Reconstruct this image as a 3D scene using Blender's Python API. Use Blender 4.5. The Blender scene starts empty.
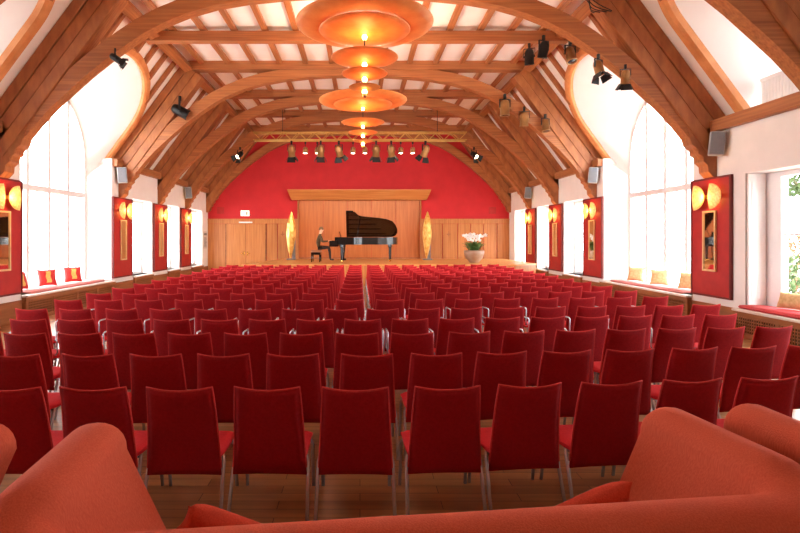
import bpy, bmesh, math, random
from mathutils import Vector, Matrix, Euler

random.seed(7)
PI = math.pi
SC = bpy.context.scene
COL = SC.collection
X0 = -0.07            # hall axis
HW = 7.2              # half width of the hall
EYE = 1.79
YB = 25.5             # back wall

# ------------------------------------------------------------------ materials
MATS = {}


def srgb(r, g, b):
    def f(c):
        c /= 255.0
        return c / 12.92 if c <= 0.04045 else ((c + 0.055) / 1.055) ** 2.4
    return (f(r), f(g), f(b), 1.0)


def base_mat(name):
    m = bpy.data.materials.new(name)
    m.use_nodes = True
    nt = m.node_tree
    b = nt.nodes["Principled BSDF"]
    MATS[name] = m
    return m, nt, b


def noise_ramp(nt, scale3, c1, c2, detail=4.0, lo=0.3, hi=0.7, coord="Object"):
    tc = nt.nodes.new("ShaderNodeTexCoord")
    mp = nt.nodes.new("ShaderNodeMapping")
    mp.inputs["Scale"].default_value = scale3
    nz = nt.nodes.new("ShaderNodeTexNoise")
    nz.inputs["Scale"].default_value = 1.0
    nz.inputs["Detail"].default_value = detail
    rp = nt.nodes.new("ShaderNodeValToRGB")
    rp.color_ramp.elements[0].position = lo
    rp.color_ramp.elements[1].position = hi
    rp.color_ramp.elements[0].color = c1
    rp.color_ramp.elements[1].color = c2
    nt.links.new(tc.outputs[coord], mp.inputs["Vector"])
    nt.links.new(mp.outputs["Vector"], nz.inputs["Vector"])
    nt.links.new(nz.outputs["Fac"], rp.inputs["Fac"])
    return nz, rp


def bump(nt, b, height_out, strength=0.15, dist=0.01):
    bp = nt.nodes.new("ShaderNodeBump")
    bp.inputs["Strength"].default_value = strength
    bp.inputs["Distance"].default_value = dist
    nt.links.new(height_out, bp.inputs["Height"])
    nt.links.new(bp.outputs["Normal"], b.inputs["Normal"])


def mat(name, c1, c2=None, rough=0.6, metal=0.0, scale=(6, 6, 6), bstr=0.0, spec=0.5, sheen=0.0, emit=None, estr=0.0, lo=0.3, hi=0.7, detail=4.0):
    m, nt, b = base_mat(name)
    c2 = c2 or c1
    nz, rp = noise_ramp(nt, scale, c1, c2, detail, lo, hi)
    nt.links.new(rp.outputs["Color"], b.inputs["Base Color"])
    b.inputs["Roughness"].default_value = rough
    b.inputs["Metallic"].default_value = metal
    b.inputs["Specular IOR Level"].default_value = spec
    if sheen:
        b.inputs["Sheen Weight"].default_value = sheen
        b.inputs["Sheen Roughness"].default_value = 0.4
        b.inputs["Sheen Tint"].default_value = c2
    if bstr:
        bump(nt, b, nz.outputs["Fac"], bstr)
    if emit:
        b.inputs["Emission Color"].default_value = emit
        b.inputs["Emission Strength"].default_value = estr
    return m


WD1, WD2 = srgb(140, 80, 41), srgb(178, 112, 62)
mat("wood_x", WD1, WD2, 0.55, scale=(0.8, 26, 26), bstr=0.06)
mat("wood_y", WD1, WD2, 0.55, scale=(26, 0.8, 26), bstr=0.06)
mat("wood_z", WD1, WD2, 0.55, scale=(6, 30, 2.2), bstr=0.06)
mat("wood_trim", srgb(190, 116, 62), srgb(220, 150, 92), 0.5, scale=(3, 3, 3), bstr=0.08)
mat("wood_panel_long", srgb(176, 108, 54), srgb(196, 130, 74), 0.45, scale=(0.8, 14, 14), bstr=0.03)
mat("wood_panel", srgb(170, 106, 52), srgb(194, 130, 74), 0.45, scale=(14, 14, 0.8), bstr=0.03)
mat("wood_panel_warm", srgb(168, 94, 46), srgb(190, 114, 60), 0.4, scale=(14, 14, 0.8), bstr=0.03)
mat("wood_casing", srgb(132, 80, 44), srgb(168, 108, 64), 0.5, scale=(8, 0.8, 8), bstr=0.05)
mat("wood_stage", srgb(200, 134, 70), srgb(220, 156, 90), 0.35, scale=(1.0, 14, 4), bstr=0.03)
mat("plaster", srgb(234, 231, 227), srgb(240, 237, 233), 0.85, scale=(3, 3, 3), bstr=0.02)
mat("plaster_ceiling", srgb(246, 242, 236), srgb(250, 247, 242), 0.85, scale=(3, 3, 3), bstr=0.02)
mat("plaster_lit", srgb(250, 249, 247), srgb(252, 251, 250), 0.85, scale=(3, 3, 3))  # whiter copy of the plaster, with window glare put into its colour
mat("red_wall", srgb(184, 26, 36), srgb(196, 32, 42), 0.75, scale=(2, 2, 2), bstr=0.02)
mat("red_panel", srgb(160, 24, 22), srgb(176, 32, 28), 0.6, scale=(5, 5, 5), bstr=0.02)
mat("red_panel_edge", srgb(96, 20, 18), srgb(110, 26, 22), 0.6)
mat("white_paint", srgb(238, 238, 238), srgb(244, 244, 244), 0.5, scale=(4, 4, 4))
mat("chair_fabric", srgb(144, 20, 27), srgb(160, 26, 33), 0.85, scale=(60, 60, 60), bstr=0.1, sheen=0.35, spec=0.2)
mat("chair_edge_sheen", srgb(190, 52, 50), srgb(202, 62, 60), 0.8, scale=(60, 60, 60), sheen=0.4, spec=0.2)  # paler red that paints the fabric sheen on the back's edges
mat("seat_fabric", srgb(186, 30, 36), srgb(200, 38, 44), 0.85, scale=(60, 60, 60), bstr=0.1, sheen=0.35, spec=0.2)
mat("chrome", srgb(206, 206, 214), srgb(216, 216, 224), 0.25, 0.55)
mat("sofa_fabric", srgb(190, 80, 56), srgb(206, 96, 68), 0.9, scale=(160, 160, 12), bstr=0.25, sheen=0.25, spec=0.15)
mat("pillow_fabric", srgb(186, 62, 42), srgb(204, 78, 54), 0.9, scale=(150, 150, 40), bstr=0.2, sheen=0.25, spec=0.15)
mat("black_metal", srgb(22, 22, 24), srgb(34, 34, 36), 0.45, 0.3)
mat("tan_metal", srgb(150, 110, 66), srgb(172, 130, 82), 0.4, 0.5)
mat("truss_metal", srgb(206, 160, 84), srgb(224, 182, 104), 0.35, 0.6)
mat("speaker_grey", srgb(176, 176, 178), srgb(190, 190, 192), 0.5)
mat("grille_grey", srgb(112, 116, 122), srgb(128, 132, 138), 0.7, scale=(120, 120, 120), bstr=0.3)
mat("piano_black", srgb(10, 9, 10), srgb(14, 12, 13), 0.18, spec=0.5)
mat("piano_lid_under", srgb(40, 20, 13), srgb(56, 28, 18), 0.1, scale=(1, 9, 9), spec=0.7)
mat("brass", srgb(220, 176, 92), srgb(230, 190, 110), 0.25, 1.0)
mat("frame_gold", srgb(214, 178, 122), srgb(226, 194, 142), 0.4)
mat("soundboard", srgb(190, 140, 74), srgb(206, 158, 92), 0.35)
mat("ivory", srgb(238, 234, 222), srgb(244, 240, 230), 0.3)
mat("gold_leaf", srgb(206, 150, 60), srgb(250, 214, 130), 0.38, 0.55, scale=(7, 7, 5), bstr=0.25, lo=0.35, hi=0.65)
mat("disc_gold", srgb(236, 138, 62), srgb(248, 162, 84), 0.5, 0.1, scale=(5, 5, 5), bstr=0.06)
mat("sconce_gold", srgb(214, 150, 70), srgb(255, 222, 150), 0.4, 0.0, scale=(26, 26, 26), emit=srgb(255, 196, 104), estr=0.42)
mat("bulb", srgb(255, 230, 190), None, 0.4, emit=srgb(255, 205, 120), estr=18.0)
mat("lens_lit", srgb(255, 246, 230), None, 0.3, emit=srgb(255, 236, 205), estr=14.0)
mat("lens_dark", srgb(40, 42, 48), srgb(60, 62, 70), 0.08)
mat("mirror_glass", srgb(226, 222, 214), srgb(232, 228, 222), 0.03, 1.0)
mat("pad_red", srgb(196, 62, 66), srgb(212, 82, 84), 0.9, scale=(40, 40, 40), bstr=0.1)
mat("pad_pink", srgb(214, 132, 128), srgb(226, 150, 144), 0.9, scale=(40, 40, 40), bstr=0.1)
mat("cushion_beige", srgb(196, 158, 104), srgb(222, 190, 140), 0.9, scale=(18, 18, 18), bstr=0.1)
mat("cushion_red", srgb(176, 40, 38), srgb(192, 52, 46), 0.9, scale=(40, 40, 40), bstr=0.1)
mat("cushion_gold", srgb(206, 160, 72), srgb(222, 182, 100), 0.8, scale=(30, 30, 30))
mat("gap_shade", srgb(30, 20, 14), srgb(40, 28, 20), 0.9)  # dark colour standing in for shade behind the lattice
mat("jacket", srgb(76, 60, 38), srgb(92, 74, 48), 0.9, scale=(20, 20, 20))
mat("trousers", srgb(46, 40, 38), srgb(58, 50, 46), 0.9, scale=(20, 20, 20))
mat("skin", srgb(222, 168, 134), srgb(232, 180, 146), 0.55)
mat("hair", srgb(104, 76, 48), srgb(124, 92, 60), 0.8, scale=(50, 50, 50))
mat("shoe", srgb(20, 18, 18), srgb(28, 26, 26), 0.35)
mat("leather_tan", srgb(146, 96, 66), srgb(164, 112, 80), 0.5)
mat("leaf_green", srgb(52, 84, 34), srgb(88, 122, 52), 0.6, scale=(9, 9, 9))
mat("garden_leaf", srgb(44, 64, 26), srgb(72, 94, 42), 0.7, scale=(5, 5, 5))
mat("garden_leaf_rust", srgb(92, 60, 30), srgb(112, 82, 48), 0.7, scale=(5, 5, 5))
mat("bark", srgb(96, 78, 60), srgb(124, 102, 80), 0.9, scale=(9, 9, 2), bstr=0.3)
mat("petal", srgb(244, 242, 240), srgb(250, 248, 246), 0.6)
mat("bowl_reflect", srgb(150, 104, 76), srgb(172, 150, 128), 0.35, scale=(3, 3, 3))  # orange tone paints the reflections of a glass bowl
mat("stand_grey", srgb(112, 112, 116), srgb(128, 128, 132), 0.4, 0.6)
mat("notice_paper", srgb(206, 200, 192), srgb(216, 210, 202), 0.7)
mat("notice_print", srgb(120, 116, 112), srgb(134, 130, 126), 0.7)
mat("ground_bounce", srgb(200, 201, 194), srgb(214, 214, 208), 0.95, scale=(0.6, 0.6, 0.6))  # made pale so it reflects daylight up to vaults and ceiling
mat("sign_grey", srgb(176, 170, 150), srgb(190, 184, 164), 0.6)
mat("sign_white", srgb(250, 248, 242), None, 0.5, emit=srgb(255, 248, 235), estr=1.2)
mat("stone_sill", srgb(214, 204, 196), srgb(226, 218, 210), 0.6)


def floor_material():
    m, nt, b = base_mat("parquet")
    tc = nt.nodes.new("ShaderNodeTexCoord")
    mp = nt.nodes.new("ShaderNodeMapping")
    mp.inputs["Rotation"].default_value = (0, 0, 0)
    br = nt.nodes.new("ShaderNodeTexBrick")
    br.inputs["Scale"].default_value = 1.0
    br.inputs["Brick Width"].default_value = 1.1
    br.inputs["Row Height"].default_value = 0.11
    br.inputs["Mortar Size"].default_value = 0.0025
    br.inputs["Color1"].default_value = srgb(168, 112, 66)
    br.inputs["Color2"].default_value = srgb(196, 140, 88)
    br.inputs["Mortar"].default_value = srgb(70, 40, 22)
    nz, rp = noise_ramp(nt, (1.2, 14, 4), srgb(170, 170, 170), srgb(255, 255, 255))
    mx = nt.nodes.new("ShaderNodeMixRGB")
    mx.blend_type = "MULTIPLY"
    mx.inputs["Fac"].default_value = 0.6
    nt.links.new(tc.outputs["Object"], mp.inputs["Vector"])
    nt.links.new(mp.outputs["Vector"], br.inputs["Vector"])
    nt.links.new(br.outputs["Color"], mx.inputs["Color1"])
    nt.links.new(rp.outputs["Color"], mx.inputs["Color2"])
    nt.links.new(mx.outputs["Color"], b.inputs["Base Color"])
    b.inputs["Roughness"].default_value = 0.32


floor_material()


def glass_material():
    m = bpy.data.materials.new("window_glass")
    m.use_nodes = True
    nt = m.node_tree
    nt.nodes.clear()
    out = nt.nodes.new("ShaderNodeOutputMaterial")
    mix = nt.nodes.new("ShaderNodeMixShader")
    tr = nt.nodes.new("ShaderNodeBsdfTransparent")
    gl = nt.nodes.new("ShaderNodeBsdfGlossy")
    gl.inputs["Roughness"].default_value = 0.02
    tr.inputs["Color"].default_value = (0.96, 0.97, 0.97, 1)
    lw = nt.nodes.new("ShaderNodeLayerWeight")
    lw.inputs["Blend"].default_value = 0.5
    pw = nt.nodes.new("ShaderNodeMath")
    pw.operation = "POWER"
    pw.inputs[1].default_value = 4.0
    ml = nt.nodes.new("ShaderNodeMath")
    ml.operation = "MULTIPLY_ADD"
    ml.inputs[1].default_value = 0.35
    ml.inputs[2].default_value = 0.03
    nt.links.new(lw.outputs["Facing"], pw.inputs[0])
    nt.links.new(pw.outputs[0], ml.inputs[0])
    nt.links.new(ml.outputs[0], mix.inputs["Fac"])
    nt.links.new(tr.outputs[0], mix.inputs[1])
    nt.links.new(gl.outputs[0], mix.inputs[2])
    nt.links.new(mix.outputs[0], out.inputs["Surface"])
    MATS["window_glass"] = m


glass_material()

# ------------------------------------------------------------------ mesh helpers


class MB:
    def __init__(self):
        self.bm = bmesh.new()

    def face(self, pts, mi=0):
        vs = [self.bm.verts.new(p) for p in pts]
        f = self.bm.faces.new(vs)
        f.material_index = mi
        return f

    def poly(self, pts, mi=0):
        self.face(pts, mi)
        return self

    def box(self, lo, hi, mi=0, M=None):
        x0, y0, z0 = lo
        x1, y1, z1 = hi
        c = [(x0, y0, z0), (x1, y0, z0), (x1, y1, z0), (x0, y1, z0), (x0, y0, z1), (x1, y0, z1), (x1, y1, z1), (x0, y1, z1)]
        if M is not None:
            c = [M @ Vector(p) for p in c]
        v = [self.bm.verts.new(p) for p in c]
        for idx in ((0, 3, 2, 1), (4, 5, 6, 7), (0, 1, 5, 4), (1, 2, 6, 5), (2, 3, 7, 6), (3, 0, 4, 7)):
            f = self.bm.faces.new([v[i] for i in idx])
            f.material_index = mi
        return self

    def beam(self, p, q, w, d, up=(0, 0, 1), mi=0):
        """box from p to q, w across (perpendicular to up), d along up"""
        p, q, up = Vector(p), Vector(q), Vector(up)
        a = (q - p).normalized()
        s = a.cross(up).normalized()
        u = s.cross(a).normalized()
        c = []
        for e in (p, q):
            for (i, j) in ((-1, -1), (1, -1), (1, 1), (-1, 1)):
                c.append(e + s * (i * w / 2) + u * (j * d / 2))
        v = [self.bm.verts.new(x) for x in c]
        for idx in ((0, 1, 2, 3), (7, 6, 5, 4), (0, 4, 5, 1), (1, 5, 6, 2), (2, 6, 7, 3), (3, 7, 4, 0)):
            f = self.bm.faces.new([v[i] for i in idx])
            f.material_index = mi
        return self

    def tube(self, pts, r, n=8, mi=0, closed=False):
        pts = [Vector(p) for p in pts]
        rr = r if isinstance(r, (list, tuple)) else [r] * len(pts)
        rings = []
        prev = None
        for i, p in enumerate(pts):
            if closed:
                a = pts[(i + 1) % len(pts)] - pts[i - 1]
            else:
                a = pts[min(i + 1, len(pts) - 1)] - pts[max(i - 1, 0)]
            a.normalize()
            if prev is None:
                ref = Vector((0, 0, 1)) if abs(a.z) < 0.9 else Vector((1, 0, 0))
                s = a.cross(ref).normalized()
            else:
                s = (prev - a * prev.dot(a)).normalized()
            prev = s
            u = a.cross(s)
            rings.append([self.bm.verts.new(p + (s * math.cos(2 * PI * k / n) + u * math.sin(2 * PI * k / n)) * rr[i]) for k in range(n)])
        m = len(rings)
        for i in range(m if closed else m - 1):
            A, B = rings[i], rings[(i + 1) % m]
            for k in range(n):
                f = self.bm.faces.new([A[k], A[(k + 1) % n], B[(k + 1) % n], B[k]])
                f.material_index = mi
                f.smooth = True
        if not closed:
            f = self.bm.faces.new(list(reversed(rings[0])))
            f.material_index = mi
            f = self.bm.faces.new(rings[-1])
            f.material_index = mi
        return self

    def lathe(self, prof, n=24, M=None, mi=0, smooth=True):
        """prof: list of (r, z) from one end to the other; r == 0 makes a pole"""
        rings = []
        for (r, z) in prof:
            if r < 1e-6:
                p = Vector((0, 0, z))
                rings.append([self.bm.verts.new(M @ p if M is not None else p)])
            else:
                ring = []
                for k in range(n):
                    p = Vector((r * math.cos(2 * PI * k / n), r * math.sin(2 * PI * k / n), z))
                    ring.append(self.bm.verts.new(M @ p if M is not None else p))
                rings.append(ring)
        for A, B in zip(rings, rings[1:]):
            if len(A) == 1 and len(B) == 1:
                continue
            for k in range(n):
                k2 = (k + 1) % n
                if len(A) == 1:
                    f = self.bm.faces.new([A[0], B[k2], B[k]])
                elif len(B) == 1:
                    f = self.bm.faces.new([A[k], A[k2], B[0]])
                else:
                    f = self.bm.faces.new([A[k], A[k2], B[k2], B[k]])
                f.smooth = smooth
                f.material_index = mi
        return self

    def prism(self, poly, h, axis, mi=0):
        """poly: 3D points of a planar outline; extruded by vector h"""
        h = Vector(h)
        a = [self.bm.verts.new(p) for p in poly]
        b = [self.bm.verts.new(Vector(p) + h) for p in poly]
        n = len(a)
        f = self.bm.faces.new(a)
        f.material_index = mi
        f = self.bm.faces.new(list(reversed(b)))
        f.material_index = mi
        for i in range(n):
            f = self.bm.faces.new([a[i], b[i], b[(i + 1) % n], a[(i + 1) % n]])
            f.material_index = mi
        return self

    def loft(self, A, B, mi=0, smooth=False):
        a = [self.bm.verts.new(p) for p in A]
        b = [self.bm.verts.new(p) for p in B]
        for i in range(len(a) - 1):
            f = self.bm.faces.new([a[i], a[i + 1], b[i + 1], b[i]])
            f.material_index = mi
            f.smooth = smooth
        return self

    def grid(self, fn, nu, nv, mi=0, smooth=True):
        V = [[self.bm.verts.new(fn(i / nu, j / nv)) for j in range(nv + 1)] for i in range(nu + 1)]
        for i in range(nu):
            for j in range(nv):
                f = self.bm.faces.new([V[i][j], V[i + 1][j], V[i + 1][j + 1], V[i][j + 1]])
                f.material_index = mi
                f.smooth = smooth
        return V

    def bevel(self, w, seg=2):
        bmesh.ops.remove_doubles(self.bm, verts=self.bm.verts, dist=1e-5)
        es = [e for e in self.bm.edges if len(e.link_faces) == 2 and e.calc_face_angle(0) > 0.5]
        bmesh.ops.bevel(self.bm, geom=es, offset=w, segments=seg, affect="EDGES", clamp_overlap=True)
        return self

    def smooth(self):
        for f in self.bm.faces:
            f.smooth = True
        return self

    def mesh(self, name, mats, fix=True):
        bmesh.ops.remove_doubles(self.bm, verts=self.bm.verts, dist=1e-5)
        if fix:
            bmesh.ops.recalc_face_normals(self.bm, faces=self.bm.faces)
        me = bpy.data.meshes.new(name)
        self.bm.to_mesh(me)
        self.bm.free()
        for m in (mats if isinstance(mats, (list, tuple)) else [mats]):
            me.materials.append(MATS[m])
        return me

    def build(self, name, mats, parent=None, loc=None, fix=True):
        return link(name, self.mesh(name, mats, fix), parent, loc)


def link(name, data, parent=None, loc=None):
    o = bpy.data.objects.new(name, data)
    COL.objects.link(o)
    if parent is not None:
        o.parent = parent
    if loc is not None:
        o.location = loc
    return o


def tag(o, label=None, cat=None, group=None, kind=None):
    if label:
        o["label"] = label
    if cat:
        o["category"] = cat
    if group:
        o["group"] = group
    if kind:
        o["kind"] = kind
    return o


def empty(name, loc=(0, 0, 0), rz=0.0):
    o = bpy.data.objects.new(name, None)
    o.empty_display_size = 0.1
    COL.objects.link(o)
    o.location = loc
    o.rotation_euler = (0, 0, rz)
    return o


def struct(o, label=None, cat=None):
    return tag(o, label, cat, None, "structure")


def copy_tree(o, parent=None):
    c = o.copy()
    COL.objects.link(c)
    if parent is not None:
        c.parent = parent
    for ch in o.children:
        copy_tree(ch, c)
    return c


ORD = ("zeroth first second third fourth fifth sixth seventh eighth ninth tenth eleventh twelfth thirteenth "
       "fourteenth fifteenth sixteenth seventeenth eighteenth nineteenth twentieth").split()
SIDES = ((1, "right"), (-1, "left"))


def wx(s, x):
    """hall x measured from the axis, mirrored by the side s"""
    return X0 + s * x


def slope_x(z):
    return 7.12 - (z - 4.58) / 1.353


ZE, ZC = 4.0, 7.12      # eaves, flat ceiling
XK = slope_x(ZC)

# ------------------------------------------------------------------ shell of the hall
Y_FRONT = -3.5
struct(MB().box((X0 - 9, Y_FRONT, -0.2), (X0 + 9, YB + 0.3, 0)).build("floor", "parquet"), "brown wooden parquet floor under the rows of chairs", "floor")
struct(MB().box((X0 - XK - 0.05, Y_FRONT, ZC), (X0 + XK + 0.05, YB + 0.3, ZC + 0.15)).build("ceiling", "plaster_ceiling"), "flat white plaster ceiling between the brown joists", "ceiling")

# windows in the side walls: y0, y1, z0, z1
WINS = [(4.4, 6.4, 0.75, 3.0), (7.75, 9.87, 0.5, 2.98), (17.05, 18.62, 0.57, 3.05), (20.1, 21.42, 0.57, 3.05), (22.9, 24.55, 0.57, 3.05)]  # the first is out of view, added to let in light
BIG = (11.42, 15.62, 0.56)     # the tall arched window opening
DORM_BIG = (13.52, 2.2, 5.05, 6.42)      # centre y, half width, spring z, apex z
DORM_SM = (9.0, 1.08, 5.9, 6.85)


def arch_z(y, d):
    c, a, zs, za = d
    t = abs(y - c) / a
    if t >= 1:
        return None
    return zs + (za - zs) * math.sqrt(1 - t * t)


def side_wall(s, side):
    mb = MB()
    xi, xo = 7.2, 7.66
    opens = sorted([(a, b, c, d) for a, b, c, d in WINS] + [(BIG[0], BIG[1], BIG[2], 9.0)])
    y = Y_FRONT
    for (a, b, c, d) in opens:
        mb.box((wx(s, xi), y, 0), (wx(s, xo), a, 4.12))
        mb.box((wx(s, xi), a, 0), (wx(s, xo), b, c))
        if d < 4.12:
            mb.box((wx(s, xi), a, d), (wx(s, xo), b, 4.12))
        y = b
    mb.box((wx(s, xi), y, 0), (wx(s, xo), YB + 0.3, 4.12))
    return struct(mb.build("wall_" + side, "plaster"), "white plaster %s side wall with deep window openings" % side, "wall")


for s, side in SIDES:
    side_wall(s, side)
    # sloping part of the ceiling with the dormer openings cut out
    mb = MB()
    ys = [Y_FRONT, 0, 3, 6]
    for d in (DORM_SM, DORM_BIG):
        n = 40
        ys += [d[0] - d[1] - 1e-3] + [d[0] - d[1] * math.cos(PI * k / n) for k in range(n + 1)] + [d[0] + d[1] + 1e-3]
    ys += [17, 20, 23, YB + 0.3]

    def low(y):
        for d in (DORM_SM, DORM_BIG):
            if abs(y - d[0]) <= d[1] + 1e-6:
                return arch_z(y, d) or d[2]
        return ZE - 0.0
    for y0, y1 in zip(ys, ys[1:]):
        z0, z1 = low(y0), low(y1)
        if y1 - y0 < 0.002:
            continue
        mb.face([(wx(s, slope_x(z0)), y0, z0), (wx(s, slope_x(z1)), y1, z1), (wx(s, XK), y1, ZC), (wx(s, XK), y0, ZC)])
        mb.face([(wx(s, slope_x(z0) + 0.12), y0, z0 + 0.09), (wx(s, slope_x(z1) + 0.12), y1, z1 + 0.09), (wx(s, XK + 0.12), y1, ZC + 0.09), (wx(s, XK + 0.12), y0, ZC + 0.09)])
    struct(mb.build("ceiling_" + side, "plaster_ceiling"), "white sloping %s roof lining between the rafters" % side, "ceiling")

struct(MB().box((X0 - 9, YB, -0.1), (X0 + 9, YB + 0.3, 7.4)).build("wall_back", "red_wall"), "red end wall above the wood panelling behind the stage", "wall")
struct(MB().box((X0 - 9, Y_FRONT - 0.3, -0.1), (X0 + 9, Y_FRONT, 7.4)).build("wall_front", "plaster"), "white end wall behind the camera", "wall")

# ------------------------------------------------------------------ dormers and the tall arched windows
n_win = 0
for s, side in SIDES:
    # tall bay
    c, a, zs, za = DORM_BIG
    A, B = [], []
    bc, br, bs = 13.4, 1.75, 3.95     # window centre, half width, spring
    bx = 7.78
    for (ya, za_, ab) in ((BIG[1], None, 1),):
        for k in range(4):
            z = BIG[2] + (ZE - BIG[2]) * k / 3
            A.append((wx(s, 7.2), BIG[1], z))
            B.append((wx(s, bx), bc + br, BIG[2] + (bs - 0.5 - BIG[2]) * k / 3))
        for k in range(3):
            z = ZE + 0.02 + (zs - ZE - 0.02) * k / 2
            A.append((wx(s, slope_x(z)), c + a, z))
            B.append((wx(s, bx), bc + br, bs - 0.45 + 0.45 * k / 2))
        for k in range(1, 40):
            t = PI * k / 40
            z = zs + (za - zs) * math.sin(t)
            A.append((wx(s, slope_x(z)), c + a * math.cos(t), z))
            B.append((wx(s, bx), bc + br * math.cos(t), bs + br * math.sin(t)))
        for k in range(3):
            z = ZE + 0.02 + (zs - ZE - 0.02) * (2 - k) / 2
            A.append((wx(s, slope_x(z)), c - a, z))
            B.append((wx(s, bx), bc - br, bs - 0.45 + 0.45 * (2 - k) / 2))
        for k in range(4):
            z = BIG[2] + (ZE - BIG[2]) * (3 - k) / 3
            A.append((wx(s, 7.2), BIG[0], z))
            B.append((wx(s, bx), bc - br, BIG[2] + (bs - 0.5 - BIG[2]) * (3 - k) / 3))
    mb = MB().loft(A, B, smooth=True)
    # outer skin so the dormer is closed from outside too
    mb.face([(wx(s, 7.2), BIG[0], BIG[2]), (wx(s, 7.2), BIG[1], BIG[2]), (wx(s, bx), bc + br, BIG[2]), (wx(s, bx), bc - br, BIG[2])])
    struct(mb.build("wall_dormer_" + side, "plaster_lit"), "white vaulted reveal around the tall arched %s window" % side, "wall")
    # curved wooden moulding round the opening in the roof slope
    path = [Vector(p) for p in A[4:-4]]
    nrm = Vector((-s * 0.8, 0, -0.6)).normalized()
    mb = MB()
    rings = []
    for i, p in enumerate(path):
        tdir = (path[min(i + 1, len(path) - 1)] - path[max(i - 1, 0)]).normalized()
        out = tdir.cross(nrm).normalized()
        cen = Vector((p.x, c, 4.6))
        if out.dot(Vector((0, p.y - c, max(0, p.z - zs) * 1.2))) < 0:
            out = -out
        rings.append([mb.bm.verts.new(p + out * o_ + nrm * h_) for (o_, h_) in ((-0.03, -0.05), (-0.03, 0.07), (0.03, 0.11), (0.16, 0.11), (0.2, 0.06), (0.2, -0.05))])
    for Q, R in zip(rings, rings[1:]):
        for k in range(6):
            mb.bm.faces.new([Q[k], Q[(k + 1) % 6], R[(k + 1) % 6], R[k]])
    struct(mb.build("trim_dormer_arch", "wood_trim"), "curved honey wood moulding around the tall %s dormer opening" % side, "trim")
    # the window itself
    n_win += 1
    w = struct(empty("window_%d" % n_win, (wx(s, bx), bc, BIG[2])), "tall arched white %s window with four lights and a transom" % side, "window")
    ox, oy, oz = wx(s, bx), bc, BIG[2]

    def L(p):
        return (p[0] - ox, p[1] - oy, p[2] - oz)
    pane = [(0.02 * s, bc - br - oy, 0)] + [(0.02 * s, -br * math.cos(PI * k / 32), bs - oz + br * math.sin(PI * k / 32)) for k in range(33)] + [(0.02 * s, br, 0)]
    MB().poly(pane).build("pane", "window_glass", w)
    mb = MB()
    fr = [(0, -br, 0)] + [(0, -br * math.cos(PI * k / 32), bs - oz + br * math.sin(PI * k / 32)) for k in range(33)] + [(0, br, 0)]
    for p, q in zip(fr, fr[1:]):
        mb.beam(p, q, 0.1, 0.1, (1, 0, 0))
    mb.box((-0.06, -br, -0.04), (0.06, br, 0.07))
    for y in (-br / 2, 0, br / 2):
        zt = bs - oz + math.sqrt(br * br - y * y)
        mb.box((-0.05, y - 0.06, 0), (0.05, y + 0.06, zt))
    mb.box((-0.06, -br, 2.36), (0.06, br, 2.5))
    for y0 in (-br, -br / 2, 0, br / 2):
        mb.box((-0.02, y0 + br / 4 - 0.015, 0), (0.02, y0 + br / 4 + 0.015, 2.4))
    mb.build("frame", "white_paint", w)

    # small dormer above the first bay
    c, a, zs, za = DORM_SM
    A, B = [], []
    bx2 = 9.2
    zl = 4.13
    pts = [(c + a, zl + (zs - zl) * k / 3) for k in range(4)] + [(c + a * math.cos(PI * k / 32), zs + (za - zs) * math.sin(PI * k / 32)) for k in range(1, 32)] + [(c - a, zl + (zs - zl) * (3 - k) / 3) for k in range(4)]
    for (y, z) in pts:
        A.append((wx(s, slope_x(z)), y, z))
        B.append((wx(s, bx2), c + (y - c) * 0.6, zl + (z - zl) * 0.6))
    mb = MB().loft(A, B, smooth=True)
    mb.face([A[0], A[-1], B[-1], B[0]])
    # breast of the dormer below its window
    struct(mb.build("wall_roof_dormer_" + side, "plaster_lit"), "white reveal of the small %s roof dormer" % side, "wall")
    path = [Vector(p) for p in A]
    mb = MB()
    rings = []
    for i, p in enumerate(path):
        tdir = (path[min(i + 1, len(path) - 1)] - path[max(i - 1, 0)]).normalized()
        out = tdir.cross(nrm).normalized()
        if out.dot(Vector((0, p.y - c, max(0, p.z - zs) * 1.2))) < 0:
            out = -out
        rings.append([mb.bm.verts.new(p + out * o_ + nrm * h_) for (o_, h_) in ((-0.03, -0.05), (-0.03, 0.07), (0.03, 0.11), (0.16, 0.11), (0.2, 0.06), (0.2, -0.05))])
    for Q, R in zip(rings, rings[1:]):
        for k in range(6):
            mb.bm.faces.new([Q[k], Q[(k + 1) % 6], R[(k + 1) % 6], R[k]])
    struct(mb.build("trim_dormer_arch", "wood_trim"), "curved honey wood moulding around the small %s roof dormer" % side, "trim")
    n_win += 1
    w = struct(empty("window_%d" % n_win, (wx(s, bx2), c, zl)), "arched window of the small %s roof dormer" % side, "window")
    loc = [(0, (p[1] - c), p[2] - zl) for p in B]
    MB().poly([(0.02 * s, q[1], q[2]) for q in loc]).build("pane", "window_glass", w)
    mb = MB()
    for p, q in zip(loc, loc[1:] + loc[:1]):
        mb.beam(p, q, 0.09, 0.1, (1, 0, 0))
    mb.box((-0.04, -0.04, 0), (0.04, 0.04, 1.6))
    mb.box((-0.04, -a * 0.6, 0.72), (0.04, a * 0.6, 0.8))
    mb.build("frame", "white_paint", w)

    # rectangular windows
    for i, (y0, y1, z0, z1) in enumerate(WINS):
        n_win += 1
        xg = 7.6
        where = ["added unseen rear", "nearest", "first narrow", "second narrow", "last narrow"][i]
        w = struct(empty("window_%d" % n_win, (wx(s, xg), (y0 + y1) / 2, z0)), "%s white framed window in the %s wall" % (where, side), "window")
        h, hw = z1 - z0 - 0.006, (y1 - y0) / 2 - 0.002
        MB().poly([(0.01 * s, -hw, 0), (0.01 * s, hw, 0), (0.01 * s, hw, h), (0.01 * s, -hw, h)]).build("pane", "window_glass", w)
        mb = MB()
        fw = 0.36 if i == 1 else 0.09
        for q in (-hw, hw - fw):
            mb.box((-0.05, q, 0), (0.05, q + fw, h))
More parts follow.
